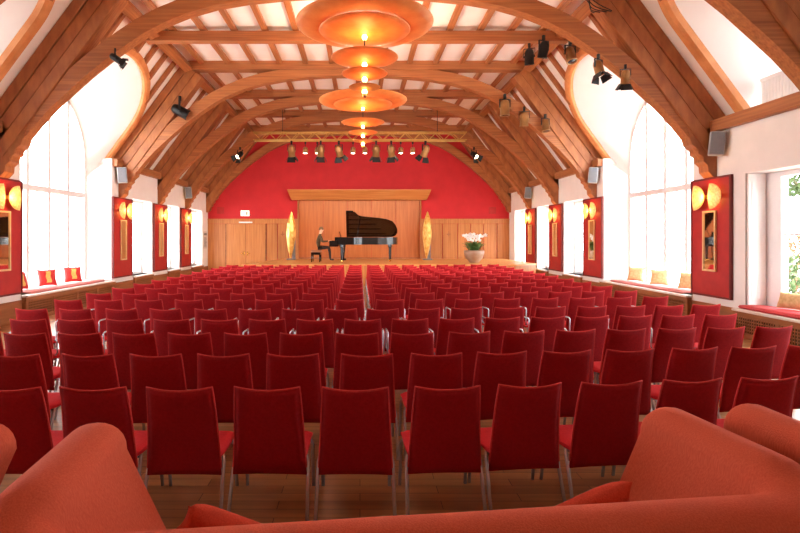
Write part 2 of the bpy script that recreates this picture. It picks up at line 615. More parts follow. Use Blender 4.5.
        if i == 1:
            for q in (-hw + fw, hw - fw - 0.07):
                mb.box((-0.075, q, 0.1), (0.045, q + 0.07, h - 0.1))
        for q in (0, h - 0.09):
            mb.box((-0.05, -hw + fw, q), (0.05, hw - fw, q + 0.09))
        mb.box((-0.05, -0.06, 0.09), (0.05, 0.06, h - 0.09))
        for qa, qb in ((-hw + fw, -0.06), (0.06, hw - fw)):
            mb.box((-0.02, qa, h * 0.54), (0.02, qb, h * 0.54 + 0.035))
        mb.build("frame", "white_paint", w)
        if i >= 1:
            MB().box((-0.42 if s > 0 else -0.05, -hw, -0.05), (0.05 if s > 0 else 0.42, hw, 0.0)).build("sill", "stone_sill", w)
        if i == 1:   # folded white shutters lying against the reveal
            for q, rot in ((hw - 0.02, 1), (-hw + 0.02, -1)):
                mb = MB()
                lo, hi = (q - 0.045, q) if rot > 0 else (q, q + 0.045)
                xs = sorted((-0.38 * s, -0.07 * s))
                mb.box((xs[0], lo, 0.03), (xs[1], hi, h - 0.004))
                for (za, zb) in ((0.12, 1.1), (1.22, h - 0.14)):
                    yy = (lo - 0.012, lo) if rot > 0 else (hi, hi + 0.012)
                    mb.box((xs[0] + 0.05, yy[0], za), (xs[1] - 0.05, yy[1], zb))
                mb.build("shutter", "white_paint", w)

# ------------------------------------------------------------------ timber roof
INTR = [(0, 6.68), (0.8, 6.67), (1.5, 6.63), (2.2, 6.56), (2.84, 6.45), (3.4, 6.29), (3.87, 6.1), (4.25, 5.9), (4.61, 5.66), (5.0, 5.38), (5.4, 5.06), (5.82, 4.68), (6.1, 4.42), (6.4, 4.1), (6.66, 3.78), (6.86, 3.48), (7.0, 3.25)]


def truss(y, label):
    t = empty("arched_beam", (X0, y, 3.2))
    struct(t, label, "roof truss")
    oz = 3.2

    def offs(i, d):
        p = Vector((INTR[i][0], 0, INTR[i][1]))
        a = Vector((INTR[max(i - 1, 0)][0], 0, INTR[max(i - 1, 0)][1]))
        b = Vector((INTR[min(i + 1, len(INTR) - 1)][0], 0, INTR[min(i + 1, len(INTR) - 1)][1]))
        g = (b - a).normalized()
        n = Vector((-g.z, 0, g.x))
        if i == 0:
            n = Vector((0, 0, 1))
        if n.x < 0 or (n.x == 0 and n.z < 0):
            n = -n
        return p + n * d
    N = len(INTR)
    inn = [(-INTR[i][0], INTR[i][1]) for i in range(N - 1, 0, -1)] + [(INTR[i][0], INTR[i][1]) for i in range(N)]
    ext = [(-offs(i, 0.32).x, offs(i, 0.32).z) for i in range(N - 1, 0, -1)] + [(offs(i, 0.32).x, offs(i, 0.32).z) for i in range(N)]
    mb = MB()
    hw = 0.13
    for k in range(len(inn) - 1):
        (ax, az), (bx, bz), (cx, cz), (dx, dz) = inn[k], inn[k + 1], ext[k + 1], ext[k]
        mb.face([(ax, -hw, az - oz), (bx, -hw, bz - oz), (cx, -hw, cz - oz), (dx, -hw, dz - oz)])
        mb.face([(ax, hw, az - oz), (bx, hw, bz - oz), (cx, hw, cz - oz), (dx, hw, dz - oz)])
        mb.face([(ax, -hw, az - oz), (bx, -hw, bz - oz), (bx, hw, bz - oz), (ax, hw, az - oz)])
        mb.face([(dx, -hw, dz - oz), (cx, -hw, cz - oz), (cx, hw, cz - oz), (dx, hw, dz - oz)])
    for k in (0, len(inn) - 1):
        (ax, az), (dx, dz) = inn[k], ext[k]
        mb.face([(ax, -hw, az - oz), (dx, -hw, dz - oz), (dx, hw, dz - oz), (ax, hw, az - oz)])
    mb.build("arch", "wood_x", t)
    MB().box((-XK - 0.05, -0.17, 6.86 - oz), (XK + 0.05, 0.17, ZC - oz)).build("tie", "wood_x", t)
    for s in (1, -1):
        # principal rafter lying under the lining, as two laminated planks
        nx, nz = 0.804, 0.594
        for j, (dpt, wid, off) in enumerate(((0.22, 0.34, 0.12), (0.25, 0.3, 0.37), (0.24, 0.34, 0.625))):
            p = Vector((s * (slope_x(4.02) - off * nx), 0, 4.02 - off * nz - oz))
            q = Vector((s * (slope_x(ZC - 0.05) - off * nx), 0, ZC - 0.05 - off * nz - oz))
            d = (q - p).normalized()
            p = p - d * (0.3, 0.42, 0.2)[j]
            MB().beam(p, q, wid, dpt, (s * nx, 0, nz)).bevel(0.012, 1).build("rafter", "wood_z", t)
        # curved, stepped corbel on the wall
        prof = [(7.2, 4.0), (6.62, 3.95), (6.7, 3.66), (6.83, 3.56), (6.83, 3.48), (6.93, 3.4), (6.93, 3.32), (7.02, 3.24), (7.03, 3.12), (7.12, 3.02), (7.2, 3.0)]
        MB().prism([(s * x, -0.15, z - oz) for x, z in prof], (0, 0.3, 0), 1).build("corbel", "wood_z", t)
    return t


TRUSS = [(7.7, "arched timber truss nearest the camera, at the top corners"), (10.8, "arched timber truss in front of the tall windows"), (16.2, "arched timber truss just beyond the tall windows"), (19.3, "arched timber truss next after the tall windows"), (22.3, "last free arched timber truss before the stage wall"), (25.33, "arched timber truss against the red end wall")]
for y, lab in TRUSS:
    truss(y, lab)
struct(MB().box((X0 - XK - 0.1, 13.38, 6.74), (X0 + XK + 0.1, 13.62, 7.0)).bevel(0.012, 1).build("tie_beam", "wood_x"), "straight timber beam across the ceiling between two arches", "beam")

TY = [t[0] for t in TRUSS]
spans = [(Y_FRONT, 7.7)] + list(zip(TY, TY[1:]))
# joists under the flat ceiling
for (y0, y1) in spans:
    near = "above the camera" if y0 < 7 else "%s bay" % ORD[min(5, TY.index(y0) + 1)]
    for k in range(-6, 7):
        x = X0 + k * 0.78
        struct(MB().box((x - 0.07, y0 + 0.17, 7.02), (x + 0.07, y1 - 0.17, ZC)).build("joist_beam", "wood_y"), "brown ceiling joist in the %s" % near, "beam")
    for s, side in SIDES:
        if y0 >= 7:
            # longitudinal purlin in the knee of the ceiling
            p = (wx(s, XK - 0.12), y0 + 0.18, ZC - 0.2)
            q = (wx(s, XK - 0.12), y1 - 0.18, ZC - 0.2)
            struct(MB().beam(p, q, 0.24, 0.26, (s * 0.5, 0, 1)).bevel(0.012, 1).build("purlin_beam", "wood_y"), "timber purlin at the %s knee of the roof, %s" % (side, near), "beam")
        # common rafters on the slope
        n = max(1, round((y1 - y0) / 0.7)) if y0 > 0 else 6
        for k in range(1, n):
            y = y0 + (y1 - y0) * k / n
            z0 = 4.02
            for d in (DORM_SM, DORM_BIG):
                if abs(y - d[0]) < d[1] + 0.2:
                    zt = arch_z(y, d)
                    z0 = (zt if zt else d[2]) + 0.12
                    if zt is None:
                        z0 = 4.02 if abs(y - d[0]) > d[1] + 0.19 else None
            if z0 is None or z0 > ZC - 0.3:
                continue
            p = (wx(s, slope_x(z0) - 0.05), y, z0 - 0.035)
            q = (wx(s, XK - 0.05), y, ZC - 0.035)
            struct(MB().beam(p, q, 0.115, 0.1, (s * 0.804, 0, 0.594)).build("rafter_beam", "wood_z"), "brown rafter on the %s roof slope, %s" % (side, near), "beam")
# wall plates
for s, side in SIDES:
    for (y0, y1) in ((Y_FRONT, 10.6), (10.6, 11.42), (15.68, YB)):
        xs = sorted((wx(s, 7.06), wx(s, 7.3)))
        struct(MB().box((xs[0], y0, 3.9), (xs[1], y1, 4.13)).bevel(0.012, 1).build("plate_beam", "wood_y"), "timber wall plate on top of the %s wall" % side, "beam")

# white radiators on the ledges of the small dormers
for s, side in SIDES:
    r = empty("radiator", (wx(s, 7.55), 9.0, 4.16))
    tag(r, "white ribbed radiator on the ledge of the small %s roof dormer" % side, "radiator")
    mb = MB()
    for k in range(24):
        y = -0.86 + k * 0.073
        mb.box((-0.05, y, 0.06), (0.05, y + 0.061, 0.56))
    mb.build("rib", "white_paint", r)
    mb = MB()
    mb.box((-0.06, -0.88, 0.03), (0.06, 0.9, 0.08)).box((-0.06, -0.88, 0.52), (0.06, 0.9, 0.58))
    mb.box((-0.03, -0.8, 0), (0.03, -0.75, 0.03)).box((-0.03, 0.75, 0), (0.03, 0.8, 0.03))
    mb.build("header", "white_paint", r)

# ------------------------------------------------------------------ base panelling, radiator covers, window seats
PIERS = [(Y_FRONT, 7.75), (9.87, 11.42), (15.62, 17.05), (18.62, 20.1), (21.42, 22.9), (24.55, YB)]
for s, side in SIDES:
    for i, (y0, y1) in enumerate(PIERS):
        xs = sorted((wx(s, 7.2), wx(s, 7.17)))
        struct(MB().box((xs[0], y0, 0), (xs[1], y1, 0.46)).build("baseboard_" + side, "wood_casing"), "brown wooden base panel on the %s wall, %s pier" % (side, ORD[i + 1]), "baseboard")
    COV = [(7.75, 9.87, 0.5, 0.22, "under the nearest %s window"), (11.42, 15.62, 0.56, 0.1, "under the tall %s window"), (17.05, 18.62, 0.57, 0.06, "under the first narrow %s window"), (20.1, 21.42, 0.57, 0.06, "under the second narrow %s window"), (22.9, 24.55, 0.57, 0.06, "under the last narrow %s window")]
    for (y0, y1, zt, pr, where) in COV:
        r = empty("radiator_cover", (wx(s, 7.2), (y0 + y1) / 2, 0))
        tag(r, "brown wooden radiator cover with lattice " + where % side, "radiator cover", "radiator covers")
        hw = (y1 - y0) / 2 - 0.01
        f = -s       # towards the room
        n = max(1, round(2 * hw / 1.1))
        mb = MB()

        def bx(xa, xb, ya, yb, za, zb, m=mb):
            q = sorted((f * xa, f * xb))
            m.box((q[0], ya, za), (q[1], yb, zb))
        bx(0.02, pr + 0.02, -hw, hw, 0.0, 0.08)
        bx(0.02, pr + 0.02, -hw, hw, zt - 0.13, zt - 0.045)
        for k in range(n + 1):
            y = -hw + (2 * hw - 0.07) * k / n
            bx(0.02, pr + 0.02, y, y + 0.07, 0.08, zt - 0.13)
        mb.build("frame", "wood_casing", r)
        mb = MB()
        q = sorted((f * 0.012, f * (pr - 0.01)))
        mb.box((q[0], -hw + 0.02, 0.06), (q[1], hw - 0.02, zt - 0.1))
        mb.build("shade_fill", "gap_shade", r)  # dark block put in place of the shade inside the cover
        mb = MB()
        pitch = 0.055
        zz = [0.08 + pitch * k for k in range(int((zt - 0.21) / pitch) + 1)]
        for z in zz:
            q = sorted((f * (pr - 0.008), f * (pr + 0.006)))
            mb.box((q[0], -hw, z - 0.009), (q[1], hw, z + 0.009))
        for k in range(int(2 * hw / pitch)):
            y = -hw + pitch * k
            q = sorted((f * (pr - 0.006), f * (pr + 0.009)))
            mb.box((q[0], y - 0.009, 0.08), (q[1], y + 0.009, zt - 0.13))
        mb.build("lattice", "wood_casing", r)
        q = sorted((f * (pr + 0.05), f * 0.0))
        MB().box((q[0], -hw, zt - 0.044), (q[1], hw, zt - 0.004)).bevel(0.008, 2).build("ledge", "stone_sill", r)

    def pad(name, y0, y1, z, x0, x1, m, label):
        xs = sorted((wx(s, x0), wx(s, x1)))
        mb = MB().box((xs[0], y0, z), (xs[1], y1, z + 0.06)).bevel(0.022, 3).smooth()
        o = mb.build(name, m)
        return tag(o, label, "seat pad")
    pad("seat_pad", 7.85, 9.8, 0.503, 7.0, 7.5, "pad_red", "flat red seat pad on the nearest %s window seat" % side)
    pad("seat_pad", 11.75, 15.1, 0.563, 7.14, 7.66, "pad_pink", "long flat pink seat pad below the tall %s window" % side)


def cushion(name, w, h, t, m1, label, group=None, band=None):
    """pillow standing in its own XZ plane, origin at its bottom edge"""
    root = empty(name)
    mb = MB()

    def side(sg):
        def fn(u, v):
            a, b = 2 * u - 1, 2 * v - 1
            th = t / 2 * (max(0.0, (1 - a ** 4) * (1 - b ** 4))) ** 0.5
            return Vector((a * w / 2 * (1 - 0.1 * (1 - b * b)), sg * th, h / 2 + b * h / 2 * (1 - 0.1 * (1 - a * a))))
        return fn
    mb.grid(side(1), 16, 16)
    mb.grid(side(-1), 16, 16)
    mb.build("cover", m1, root)
    if band:
        mb = MB()
        for sg in (1, -1):
            def fb(u, v, sg=sg):
                q = side(sg)(0.36 + 0.28 * u, 0.14 + 0.72 * v)
                return Vector((q.x + 0.012 * math.sin(9 * v), q.y + sg * 0.004, q.z))
            mb.grid(fb, 6, 12)
        mb.build("gold_motif", band, root)
    tag(root, label, "cushion", group)
    return root


for y, rz, w, lab in ((11.95, 0.35, 0.36, "red cushion with gold motif on the left window seat, nearest"), (12.95, -0.12, 0.44, "red cushion with gold motif in the middle of the left window seat"), (14.1, -0.2, 0.46, "red cushion with gold motif on the left window seat, farthest")):
    c = cushion("cushion", w, 0.42, 0.14, "cushion_red", lab, "cushions on the left window seat", "cushion_gold")
    c.location = (wx(-1, 7.5), y, 0.625)
    c.rotation_euler = (R_ := math.radians(-14), 0, PI / 2 - 0.5 + rz)
for y, rz, w, lab in ((12.15, -0.1, 0.4, "beige cushion on the right window seat, nearest of three"), (13.25, 0.2, 0.44, "beige cushion leaning in the middle of the right window seat"), (14.4, 0.05, 0.44, "beige cushion on the right window seat, farthest of three")):
    c = cushion("cushion", w, 0.4, 0.14, "cushion_beige", lab, "cushions on the right window seat")
    c.location = (wx(1, 7.5), y, 0.625)
    c.rotation_euler = (math.radians(-16), 0, -PI / 2 + 0.6 + rz)
c = cushion("cushion", 0.62, 0.3, 0.22, "cushion_beige", "beige bolster cushion on the red pad of the nearest right window seat")
c.location = (wx(1, 7.4), 9.0, 0.575)
c.rotation_euler = (math.radians(-20), 0, -PI / 2 + 0.25)

# ------------------------------------------------------------------ red wall panels, mirrors, sconces
PANELS = [(10.2, 11.38), (15.62, 16.9), (18.72, 19.95), (21.55, 22.78)]
NEARNESS = ["nearest", "second", "third", "farthest"]


def half_disc(mb, r, t, mi=0, n=20, dome=0.03):
    """round side towards -Y, in the YZ plane, thickness along X"""
    for sg in (0, 1):
        ring0 = None
        for j in range(1, 5):
            rr = r * j / 4
            xx = sg * t + (dome * (1 - (j / 4) ** 2))
            ring = [mb.bm.verts.new((xx, -rr * math.sin(PI * k / n), rr * math.cos(PI * k / n))) for k in range(n + 1)]
            if ring0 is None:
                cen = mb.bm.verts.new((sg * t + dome, 0, 0))
                for k in range(n):
                    mb.bm.faces.new([cen, ring[k], ring[k + 1]])
            else:
                for k in range(n):
                    mb.bm.faces.new([ring0[k], ring[k], ring[k + 1], ring0[k + 1]])
            ring0 = ring
        if sg == 0:
            first = ring0
    for k in range(n):
        mb.bm.faces.new([first[k], ring0[k], ring0[k + 1], first[k + 1]])
    return mb


LIGHTS = []


def lamp(name, kind, loc, energy, color, size=0.1, rot=None, spot=None):
    d = bpy.data.lights.new(name, kind)
    d.energy = energy
    d.color = color[:3]
    if kind in ("POINT", "SPOT"):
        d.shadow_soft_size = size
    if spot:
        d.spot_size, d.spot_blend = spot
    o = link(name, d, None, loc)
    if rot is not None:
        o.rotation_euler = rot
    return o


WARM = srgb(255, 190, 110)
for s, side in SIDES:
    for i, (y0, y1) in enumerate(PANELS):
        yc, hw = (y0 + y1) / 2, (y1 - y0) / 2
        p = empty("wall_panel", (wx(s, 7.2), yc, 0.62))
        tag(p, "%s tall red panel on the %s wall" % (NEARNESS[i], side), "panel", "red wall panels")
        f = -s
        q = sorted((f * 0.002, f * 0.05))
        MB().box((q[0], -hw, 0), (q[1], hw, 2.37)).build("board", "red_panel", p)
        mb = MB()
        q = sorted((f * 0.004, f * 0.062))
        for (a, b, c_, d_) in ((-hw - 0.02, -hw + 0.02, -0.02, 2.39), (hw - 0.02, hw + 0.02, -0.02, 2.39), (-hw + 0.02, hw - 0.02, -0.02, 0.02), (-hw + 0.02, hw - 0.02, 2.35, 2.39)):
            mb.box((q[0], a, c_), (q[1], b, d_))
        mb.build("edge_frame", "red_panel_edge", p)
        # mirror
        m = empty("wall_mirror", (wx(s, 7.14), yc - 0.02, 1.12))
        tag(m, "narrow gold framed mirror on the %s red panel of the %s wall" % (NEARNESS[i], side), "mirror", "mirrors on the red panels")
        mw, mh = 0.2, 1.22
        mb = MB()
        q = sorted((f * 0.0, f * 0.035))
        for (a, b, c_, d_) in ((-mw, -mw + 0.035, 0, mh), (mw - 0.035, mw, 0, mh), (-mw + 0.035, mw - 0.035, 0, 0.035), (-mw + 0.035, mw - 0.035, mh - 0.035, mh)):
            mb.box((q[0], a, c_), (q[1], b, d_))
        mb.build("frame", "frame_gold", m)
        q = sorted((f * 0.004, f * 0.018))
        MB().box((q[0], -mw + 0.03, 0.03), (q[1], mw - 0.03, mh - 0.03)).build("glass", "mirror_glass", m)
        # sconce: two half discs
        k_ = empty("wall_sconce", (wx(s, 7.14), yc, 2.62))
        tag(k_, "gold wall sconce of two half discs on the %s red panel, %s wall" % (NEARNESS[i], side), "wall lamp", "wall sconces")
        q = sorted((f * 0.0, f * 0.05))
        MB().box((q[0], -0.3, -0.04), (q[1], 0.3, 0.04)).build("backplate", "brass", k_)
        for yy, xx in ((0.34, 0.1), (-0.16, 0.1)):
            mb = half_disc(MB(), 0.27, 0.012)
            bmesh.ops.transform(mb.bm, matrix=Matrix.Translation((f * xx, yy, 0)) @ Matrix.Diagonal((f, 1.25, 0.95, 1)), verts=mb.bm.verts)
            mb.smooth().build("shade", "sconce_gold", k_)
            MB().tube([(f * 0.05, yy - 0.12, 0), (f * (xx + 0.015), yy - 0.12, 0)], 0.02).build("stem", "brass", k_)
        lamp("sconce_light", "POINT", (wx(s, 6.92), yc + 0.02, 2.62), 16, WARM, 0.08)

# ------------------------------------------------------------------ loudspeakers on the corbels
for s, y, x, z, lab in ((1, 10.42, 7.02, 3.4, "grey loudspeaker on the nearest right corbel"), (1, 15.85, 6.98, 3.42, "grey loudspeaker on the second right corbel"), (1, 21.95, 6.98, 3.42, "grey loudspeaker on the farthest right corbel"), (-1, 15.85, 6.98, 3.42, "grey loudspeaker on the nearer left corbel"), (-1, 21.95, 6.98, 3.42, "grey loudspeaker on the farther left corbel")):
    o = empty("loudspeaker", (wx(s, x), y, z))
    tag(o, lab, "loudspeaker", "loudspeakers on the corbels")
    MB().box((-0.13, -0.1, 0), (0.13, 0.1, 0.46)).bevel(0.012, 2).build("cabinet", "speaker_grey", o)
    MB().box((-0.115, -0.112, 0.02), (0.115, -0.098, 0.44)).bevel(0.005, 1).build("grille", "grille_grey", o)
    MB().box((-0.04, 0.1, 0.16), (0.04, 0.21, 0.3)).build("bracket", "black_metal", o)
    o.rotation_euler = (0, math.radians(5) * s, -s * 0.5)

# ------------------------------------------------------------------ back wall: panelling, doors, niche, canopy
ZW = 2.66
back = struct(empty("trim_1", (X0, YB, 0)), "wood wainscot panels along the end wall", "trim")
yb = -0.05


def board(x0, x1, z0, z1, m="wood_panel", d0=0.0, d1=0.05, name="panel"):
    return MB().box((x0, -d1, z0), (x1, -d0, z1)).bevel(0.006, 1).build(name, m, back)


for (a, b) in ((-7.2, -6.36), (-4.38, -3.88), (-3.86, -3.34), (-3.32, -2.92), (3.0, 3.42), (3.44, 4.0), (4.02, 4.72), (4.74, 5.34), (5.36, 5.96), (5.98, 6.6), (6.62, 7.2)):
    board(a + 0.006, b - 0.006, 0.0, ZW - 0.2)
board(-7.2, -2.92, ZW - 0.19, ZW)
board(3.0, 7.2, ZW - 0.19, ZW)
MB().box((-7.2, -0.075, ZW), (-2.92, 0, ZW + 0.05)).build("cap_rail", "wood_panel", back)
MB().box((3.0, -0.075, ZW), (7.2, 0, ZW + 0.05)).build("cap_rail", "wood_panel", back)
for x in (-3.62, 4.3):
    mb = MB().box((x - 0.02, -0.075, 1.88), (x + 0.02, -0.05, 2.1)).box((x - 0.09, -0.07, 1.95), (x + 0.09, -0.05, 1.99))
    mb.build("bracket", "wood_casing", back)
for x in (-6.6, 6.4):
    MB().box((x - 0.17, -0.02, 2.95), (x + 0.17, 0.0, 3.27)).bevel(0.004, 1).build("red_cover_plate", "red_panel", back)

d = struct(empty("door_1", (X0 - 5.38, YB, 0)), "light wooden double door in the end wall, below the exit sign", "door")
for q in (-1, 1):
    x0, x1 = sorted((0.008 * q, 0.93 * q))
    lf = MB().box((x0, -0.06, 0.01), (x1, -0.01, ZW - 0.2)).bevel(0.006, 1).build("leaf", "wood_panel", d)
    mb = MB().tube([(0.08 * q, -0.06, 1.05), (0.08 * q, -0.11, 1.05), (0.22 * q, -0.11, 1.05)], 0.012)
    mb.box((0.08 * q - 0.025, -0.07, 0.95), (0.08 * q + 0.025, -0.06, 1.15))
    mb.build("handle", "brass", lf)
mb = MB().box((-0.98, -0.07, 0), (-0.935, 0, ZW - 0.19)).box((0.935, -0.07, 0), (0.98, 0, ZW - 0.19))
mb.build("frame", "wood_casing", d)
MB().box((-0.32, -0.12, ZW - 0.16), (0.32, -0.055, ZW - 0.09)).bevel(0.01, 1).build("door_closer", "white_paint", d)

# exit sign: white box with a plain running figure
e = empty("exit_sign", (X0 - 5.42, YB - 0.03, 2.84))
tag(e, "small white illuminated exit sign with running figure above the double door", "sign")
MB().box((-0.2, -0.04, 0), (0.2, 0.03, 0.26)).bevel(0.008, 1).build("housing", "sign_white", e)
mb = MB()
mb.box((0.04, -0.044, 0.04), (0.14, -0.041, 0.22))
mb.lathe([(0, 0), (0.022, 0), (0.022, 0.003), (0, 0.003)], 12, Matrix.Translation((-0.05, -0.041, 0.2)) @ Matrix.Rotation(PI / 2, 4, "X"))
for a, b in (((-0.05, 0.17), (-0.07, 0.11)), ((-0.07, 0.11), (-0.03, 0.07)), ((-0.03, 0.07), (-0.05, 0.03)), ((-0.07, 0.11), (-0.11, 0.06)), ((-0.05, 0.16), (0.0, 0.13)), ((-0.055, 0.16), (-0.12, 0.14))):
    mb.beam((a[0], -0.0425, a[1]), (b[0], -0.0425, b[1]), 0.016, 0.003, (0, 1, 0))
mb.build("pictogram", "sign_grey", e)

# niche behind the piano
NX0, NX1, NZ = -2.84, 2.92, 3.6
niche = struct(empty("trim_2", (X0, YB, 0)), "niche of five tall wood boards behind the piano", "trim")
step = (NX1 - NX0) / 5
for k in range(5):
    MB().box((NX0 + step * k + 0.006, -0.05, 0.8), (NX0 + step * (k + 1) - 0.006, 0, NZ + 0.1)).bevel(0.005, 1).build("board", "wood_panel_warm", niche)
MB().box((NX0, -0.06, 0.8), (NX1, 0, 0.86)).build("plinth", "wood_casing", niche)
for q, a in ((NX0 - 0.06, 0), (NX1 + 0.01, 0)):
    MB().box((q, -0.22, 0.8), (q + 0.05, 0, NZ)).bevel(0.006, 1).build("pilaster", "wood_panel", niche)
can = struct(empty("trim_3", (X0 + 0.03, YB, NZ)), "long sloping wooden canopy over the niche", "trim")
mb = MB()
A = [(-3.2, -0.3, 0), (3.2, -0.3, 0), (3.36, -0.62, 0.42), (-3.36, -0.62, 0.42)]
Bk = [(-3.2, 0, 0), (3.2, 0, 0), (3.36, 0, 0.42), (-3.36, 0, 0.42)]
va = [mb.bm.verts.new(p) for p in A]
vb = [mb.bm.verts.new(p) for p in Bk]
mb.bm.faces.new(va)
mb.bm.faces.new(vb[::-1])
for k in range(4):
    mb.bm.faces.new([va[k], va[(k + 1) % 4], vb[(k + 1) % 4], vb[k]])
mb.build("fascia", "wood_panel_long", can)
MB().box((-3.36, -0.64, 0.42), (3.36, 0, 0.46)).build("top_board", "wood_panel_long", can)

# small notice on the left wall by the stage
o = empty("notice_sign", (wx(-1, 7.19), 25.0, 1.3))
tag(o, "pale grey notice sheet on the left wall beside the stage", "notice")
MB().box((0, -0.26, 0), (0.015, 0.26, 0.8)).build("sheet", "notice_paper", o)
mb = MB()
for k in range(8):
    mb.box((0.0155, -0.2, 0.1 + k * 0.055), (0.0165, 0.2 - 0.05 * (k % 3), 0.125 + k * 0.055))
mb.box((0.0155, -0.22, 0.62), (0.0165, 0.22, 0.72))
mb.build("print", "notice_print", o)

# ------------------------------------------------------------------ stage
ZS = 0.8
st = empty("stage", (X0, 22.6, 0))
tag(st, "low wooden stage platform carrying the grand piano", "stage")
pl = [(-4.35, -2.75), (5.9, -2.75), (6.9, -2.0), (6.9, 2.83), (-3.45, 2.83)]
MB().prism([(x, y, ZS - 0.05) for x, y in pl], (0, 0, 0.05), 2).build("deck", "wood_stage", st)
pl2 = [(x * 0.995, y * 0.99 if y < 0 else y, 0.0) for x, y in pl]
MB().prism(pl2, (0, 0, ZS - 0.051), 2).build("fascia", "wood_panel", st)

# ------------------------------------------------------------------ lighting truss
TYB, TZ0, TZ1, THW = 20.0, 5.45, 5.73, 3.98
tr = empty("lighting_truss", (0.0, TYB, TZ0))
tag(tr, "golden lattice lighting truss hanging across the hall before the stage", "truss")
mb = MB()
H = TZ1 - TZ0
for (yy, zz) in ((-0.14, 0), (0.14, 0), (-0.14, H), (0.14, H)):
    mb.tube([(-THW, yy, zz), (THW, yy, zz)], 0.027, 8)
mb.build("chord", "truss_metal", tr)
mb = MB()
n = 28
for yy in (-0.14, 0.14):
    for k in range(n):
        x0, x1 = -THW + 2 * THW * k / n, -THW + 2 * THW * (k + 1) / n
        mb.tube([(x0, yy, 0 if k % 2 else H), (x1, yy, H if k % 2 else 0)], 0.013, 6)
for k in range(n + 1):
    x0 = -THW + 2 * THW * k / n
    mb.tube([(x0, -0.14, H), (x0, 0.14, H)], 0.011, 6)
mb.build("lattice", "truss_metal", tr)
for x in (-2.9, 2.9):
    MB().tube([(x, 0, H), (x, 0, 7.05 - TZ0)], 0.012, 6).build("suspension_rod", "black_metal", tr)


# ------------------------------------------------------------------ spotlights
def spotlight(pos, yaw, tilt, scale, body, label, group, lit=False, doors=True):
    """pos: where the clamp grips; tilt 0 hangs straight down, towards +Y local when tilted"""
    root = empty("spotlight", pos, yaw)
    root.scale = (scale,) * 3
    tag(root, label, "spotlight", group)
    MB().box((-0.035, -0.035, -0.08), (0.035, 0.035, 0.05)).bevel(0.008, 1).build("clamp", "black_metal", root)
    mb = MB()
    for sx in (-1, 1):
        mb.beam((sx * 0.15, 0, -0.1), (sx * 0.15, 0, -0.33), 0.012, 0.05, (0, 1, 0))
    mb.box((-0.156, -0.025, -0.106), (0.156, 0.025, -0.094)).box((-0.012, -0.012, -0.1), (0.012, 0.012, -0.07))
    mb.build("yoke", "black_metal", root)
    M = Matrix.Translation((0, 0, -0.32)) @ Matrix.Rotation(tilt, 4, "X")
    mb = MB().lathe([(0, 0.2), (0.07, 0.2), (0.1, 0.16), (0.125, 0.1), (0.125, -0.2), (0.135, -0.2), (0.135, -0.22), (0.11, -0.22), (0.11, -0.19), (0, -0.19)], 20, M)
    for sx in (-1, 1):
        mb.lathe([(0, 0), (0.03, 0), (0.03, 0.03), (0, 0.03)], 10, M @ Matrix.Translation((sx * 0.125, 0, 0)) @ Matrix.Rotation(sx * PI / 2, 4, "Y"))
    mb.build("housing", body, root)
    MB().lathe([(0, -0.197), (0.105, -0.2), (0.105, -0.205), (0, -0.212)], 20, M).build("lens", "lens_lit" if lit else "lens_dark", root)
    if doors:
        for k in range(4):
            R = M @ Matrix.Rotation(PI / 2 * k, 4, "Z") @ Matrix.Translation((0, -0.14, -0.22)) @ Matrix.Rotation(math.radians(-28), 4, "X")
            mb = MB()
            pts = [(-0.12, 0, 0), (0.12, 0, 0), (0.16, 0, -0.2), (-0.16, 0, -0.2)]
            mb.prism([R @ Vector(p) for p in pts], R.to_3x3() @ Vector((0, 0.008, 0)), 1)
            mb.build("barn_door", "black_metal", root)
    return root


def truss_x(px):
    return (px - 360) * TYB / 533


GT = "barn door spotlights on the lighting truss"
for i, (px, yaw, tilt) in enumerate(((292, 0.0, 0.35), (321, 0.1, 0.35), (339, -0.5, 0.5), (376, 0.1, 0.3), (391, -0.25, 0.4), (425, 0.6, 0.55))):
    spotlight((truss_x(px), TYB - 0.14, TZ0 - 0.09), yaw, tilt, 1.0, "tan_metal", "%s barn door spotlight from the left on the lighting truss" % ORD[i + 1], GT)
    x = truss_x(px)
    tgt = Vector(((-4.4, -2.6, -1.4, 0.8, 2.4, 4.6)[i], 25.2, (2.2, 1.9, 2.2, 2.2, 1.9, 2.2)[i]))
    src = Vector((x, TYB + 0.08, TZ0 - 0.66))
    dr = (tgt - src)
    lamp("stage_light", "SPOT", src, 150, srgb(255, 212, 158), 0.1, dr.to_track_quat("-Z", "Y").to_euler(), (math.radians(70), 0.8))
GS = "small white lamps on the lighting truss"
for i, px in enumerate((305, 317, 353, 365, 401, 413)):
    o = empty("small_spotlight", (truss_x(px), TYB + 0.14, TZ0 - 0.062))
    tag(o, "%s small lit can lamp from the left under the lighting truss" % ORD[i + 1], "spotlight", GS)
    MB().box((-0.03, -0.03, -0.05), (0.03, 0.03, 0.03)).build("clamp", "black_metal", o)
    MB().tube([(0, 0, -0.05), (0, 0, -0.2)], 0.012).build("stem", "black_metal", o)
    MB().lathe([(0, -0.16), (0.06, -0.17), (0.09, -0.22), (0.1, -0.4), (0.09, -0.4), (0.085, -0.38), (0, -0.38)], 18).build("can", "tan_metal", o)
    MB().lathe([(0, -0.382), (0.083, -0.384), (0.07, -0.4), (0, -0.42)], 18).build("lens", "lens_lit", o)
    src = Vector((truss_x(px), TYB + 0.14, TZ0 - 0.52))
    tgt = Vector(((-5.0, -3.0, -1.0, 1.0, 3.2, 5.2)[i], 25.5, 4.3))
    lamp("wash_light", "SPOT", src, 150, srgb(255, 226, 200), 0.08, (tgt - src).to_track_quat("-Z", "Y").to_euler(), (math.radians(100), 1.0))

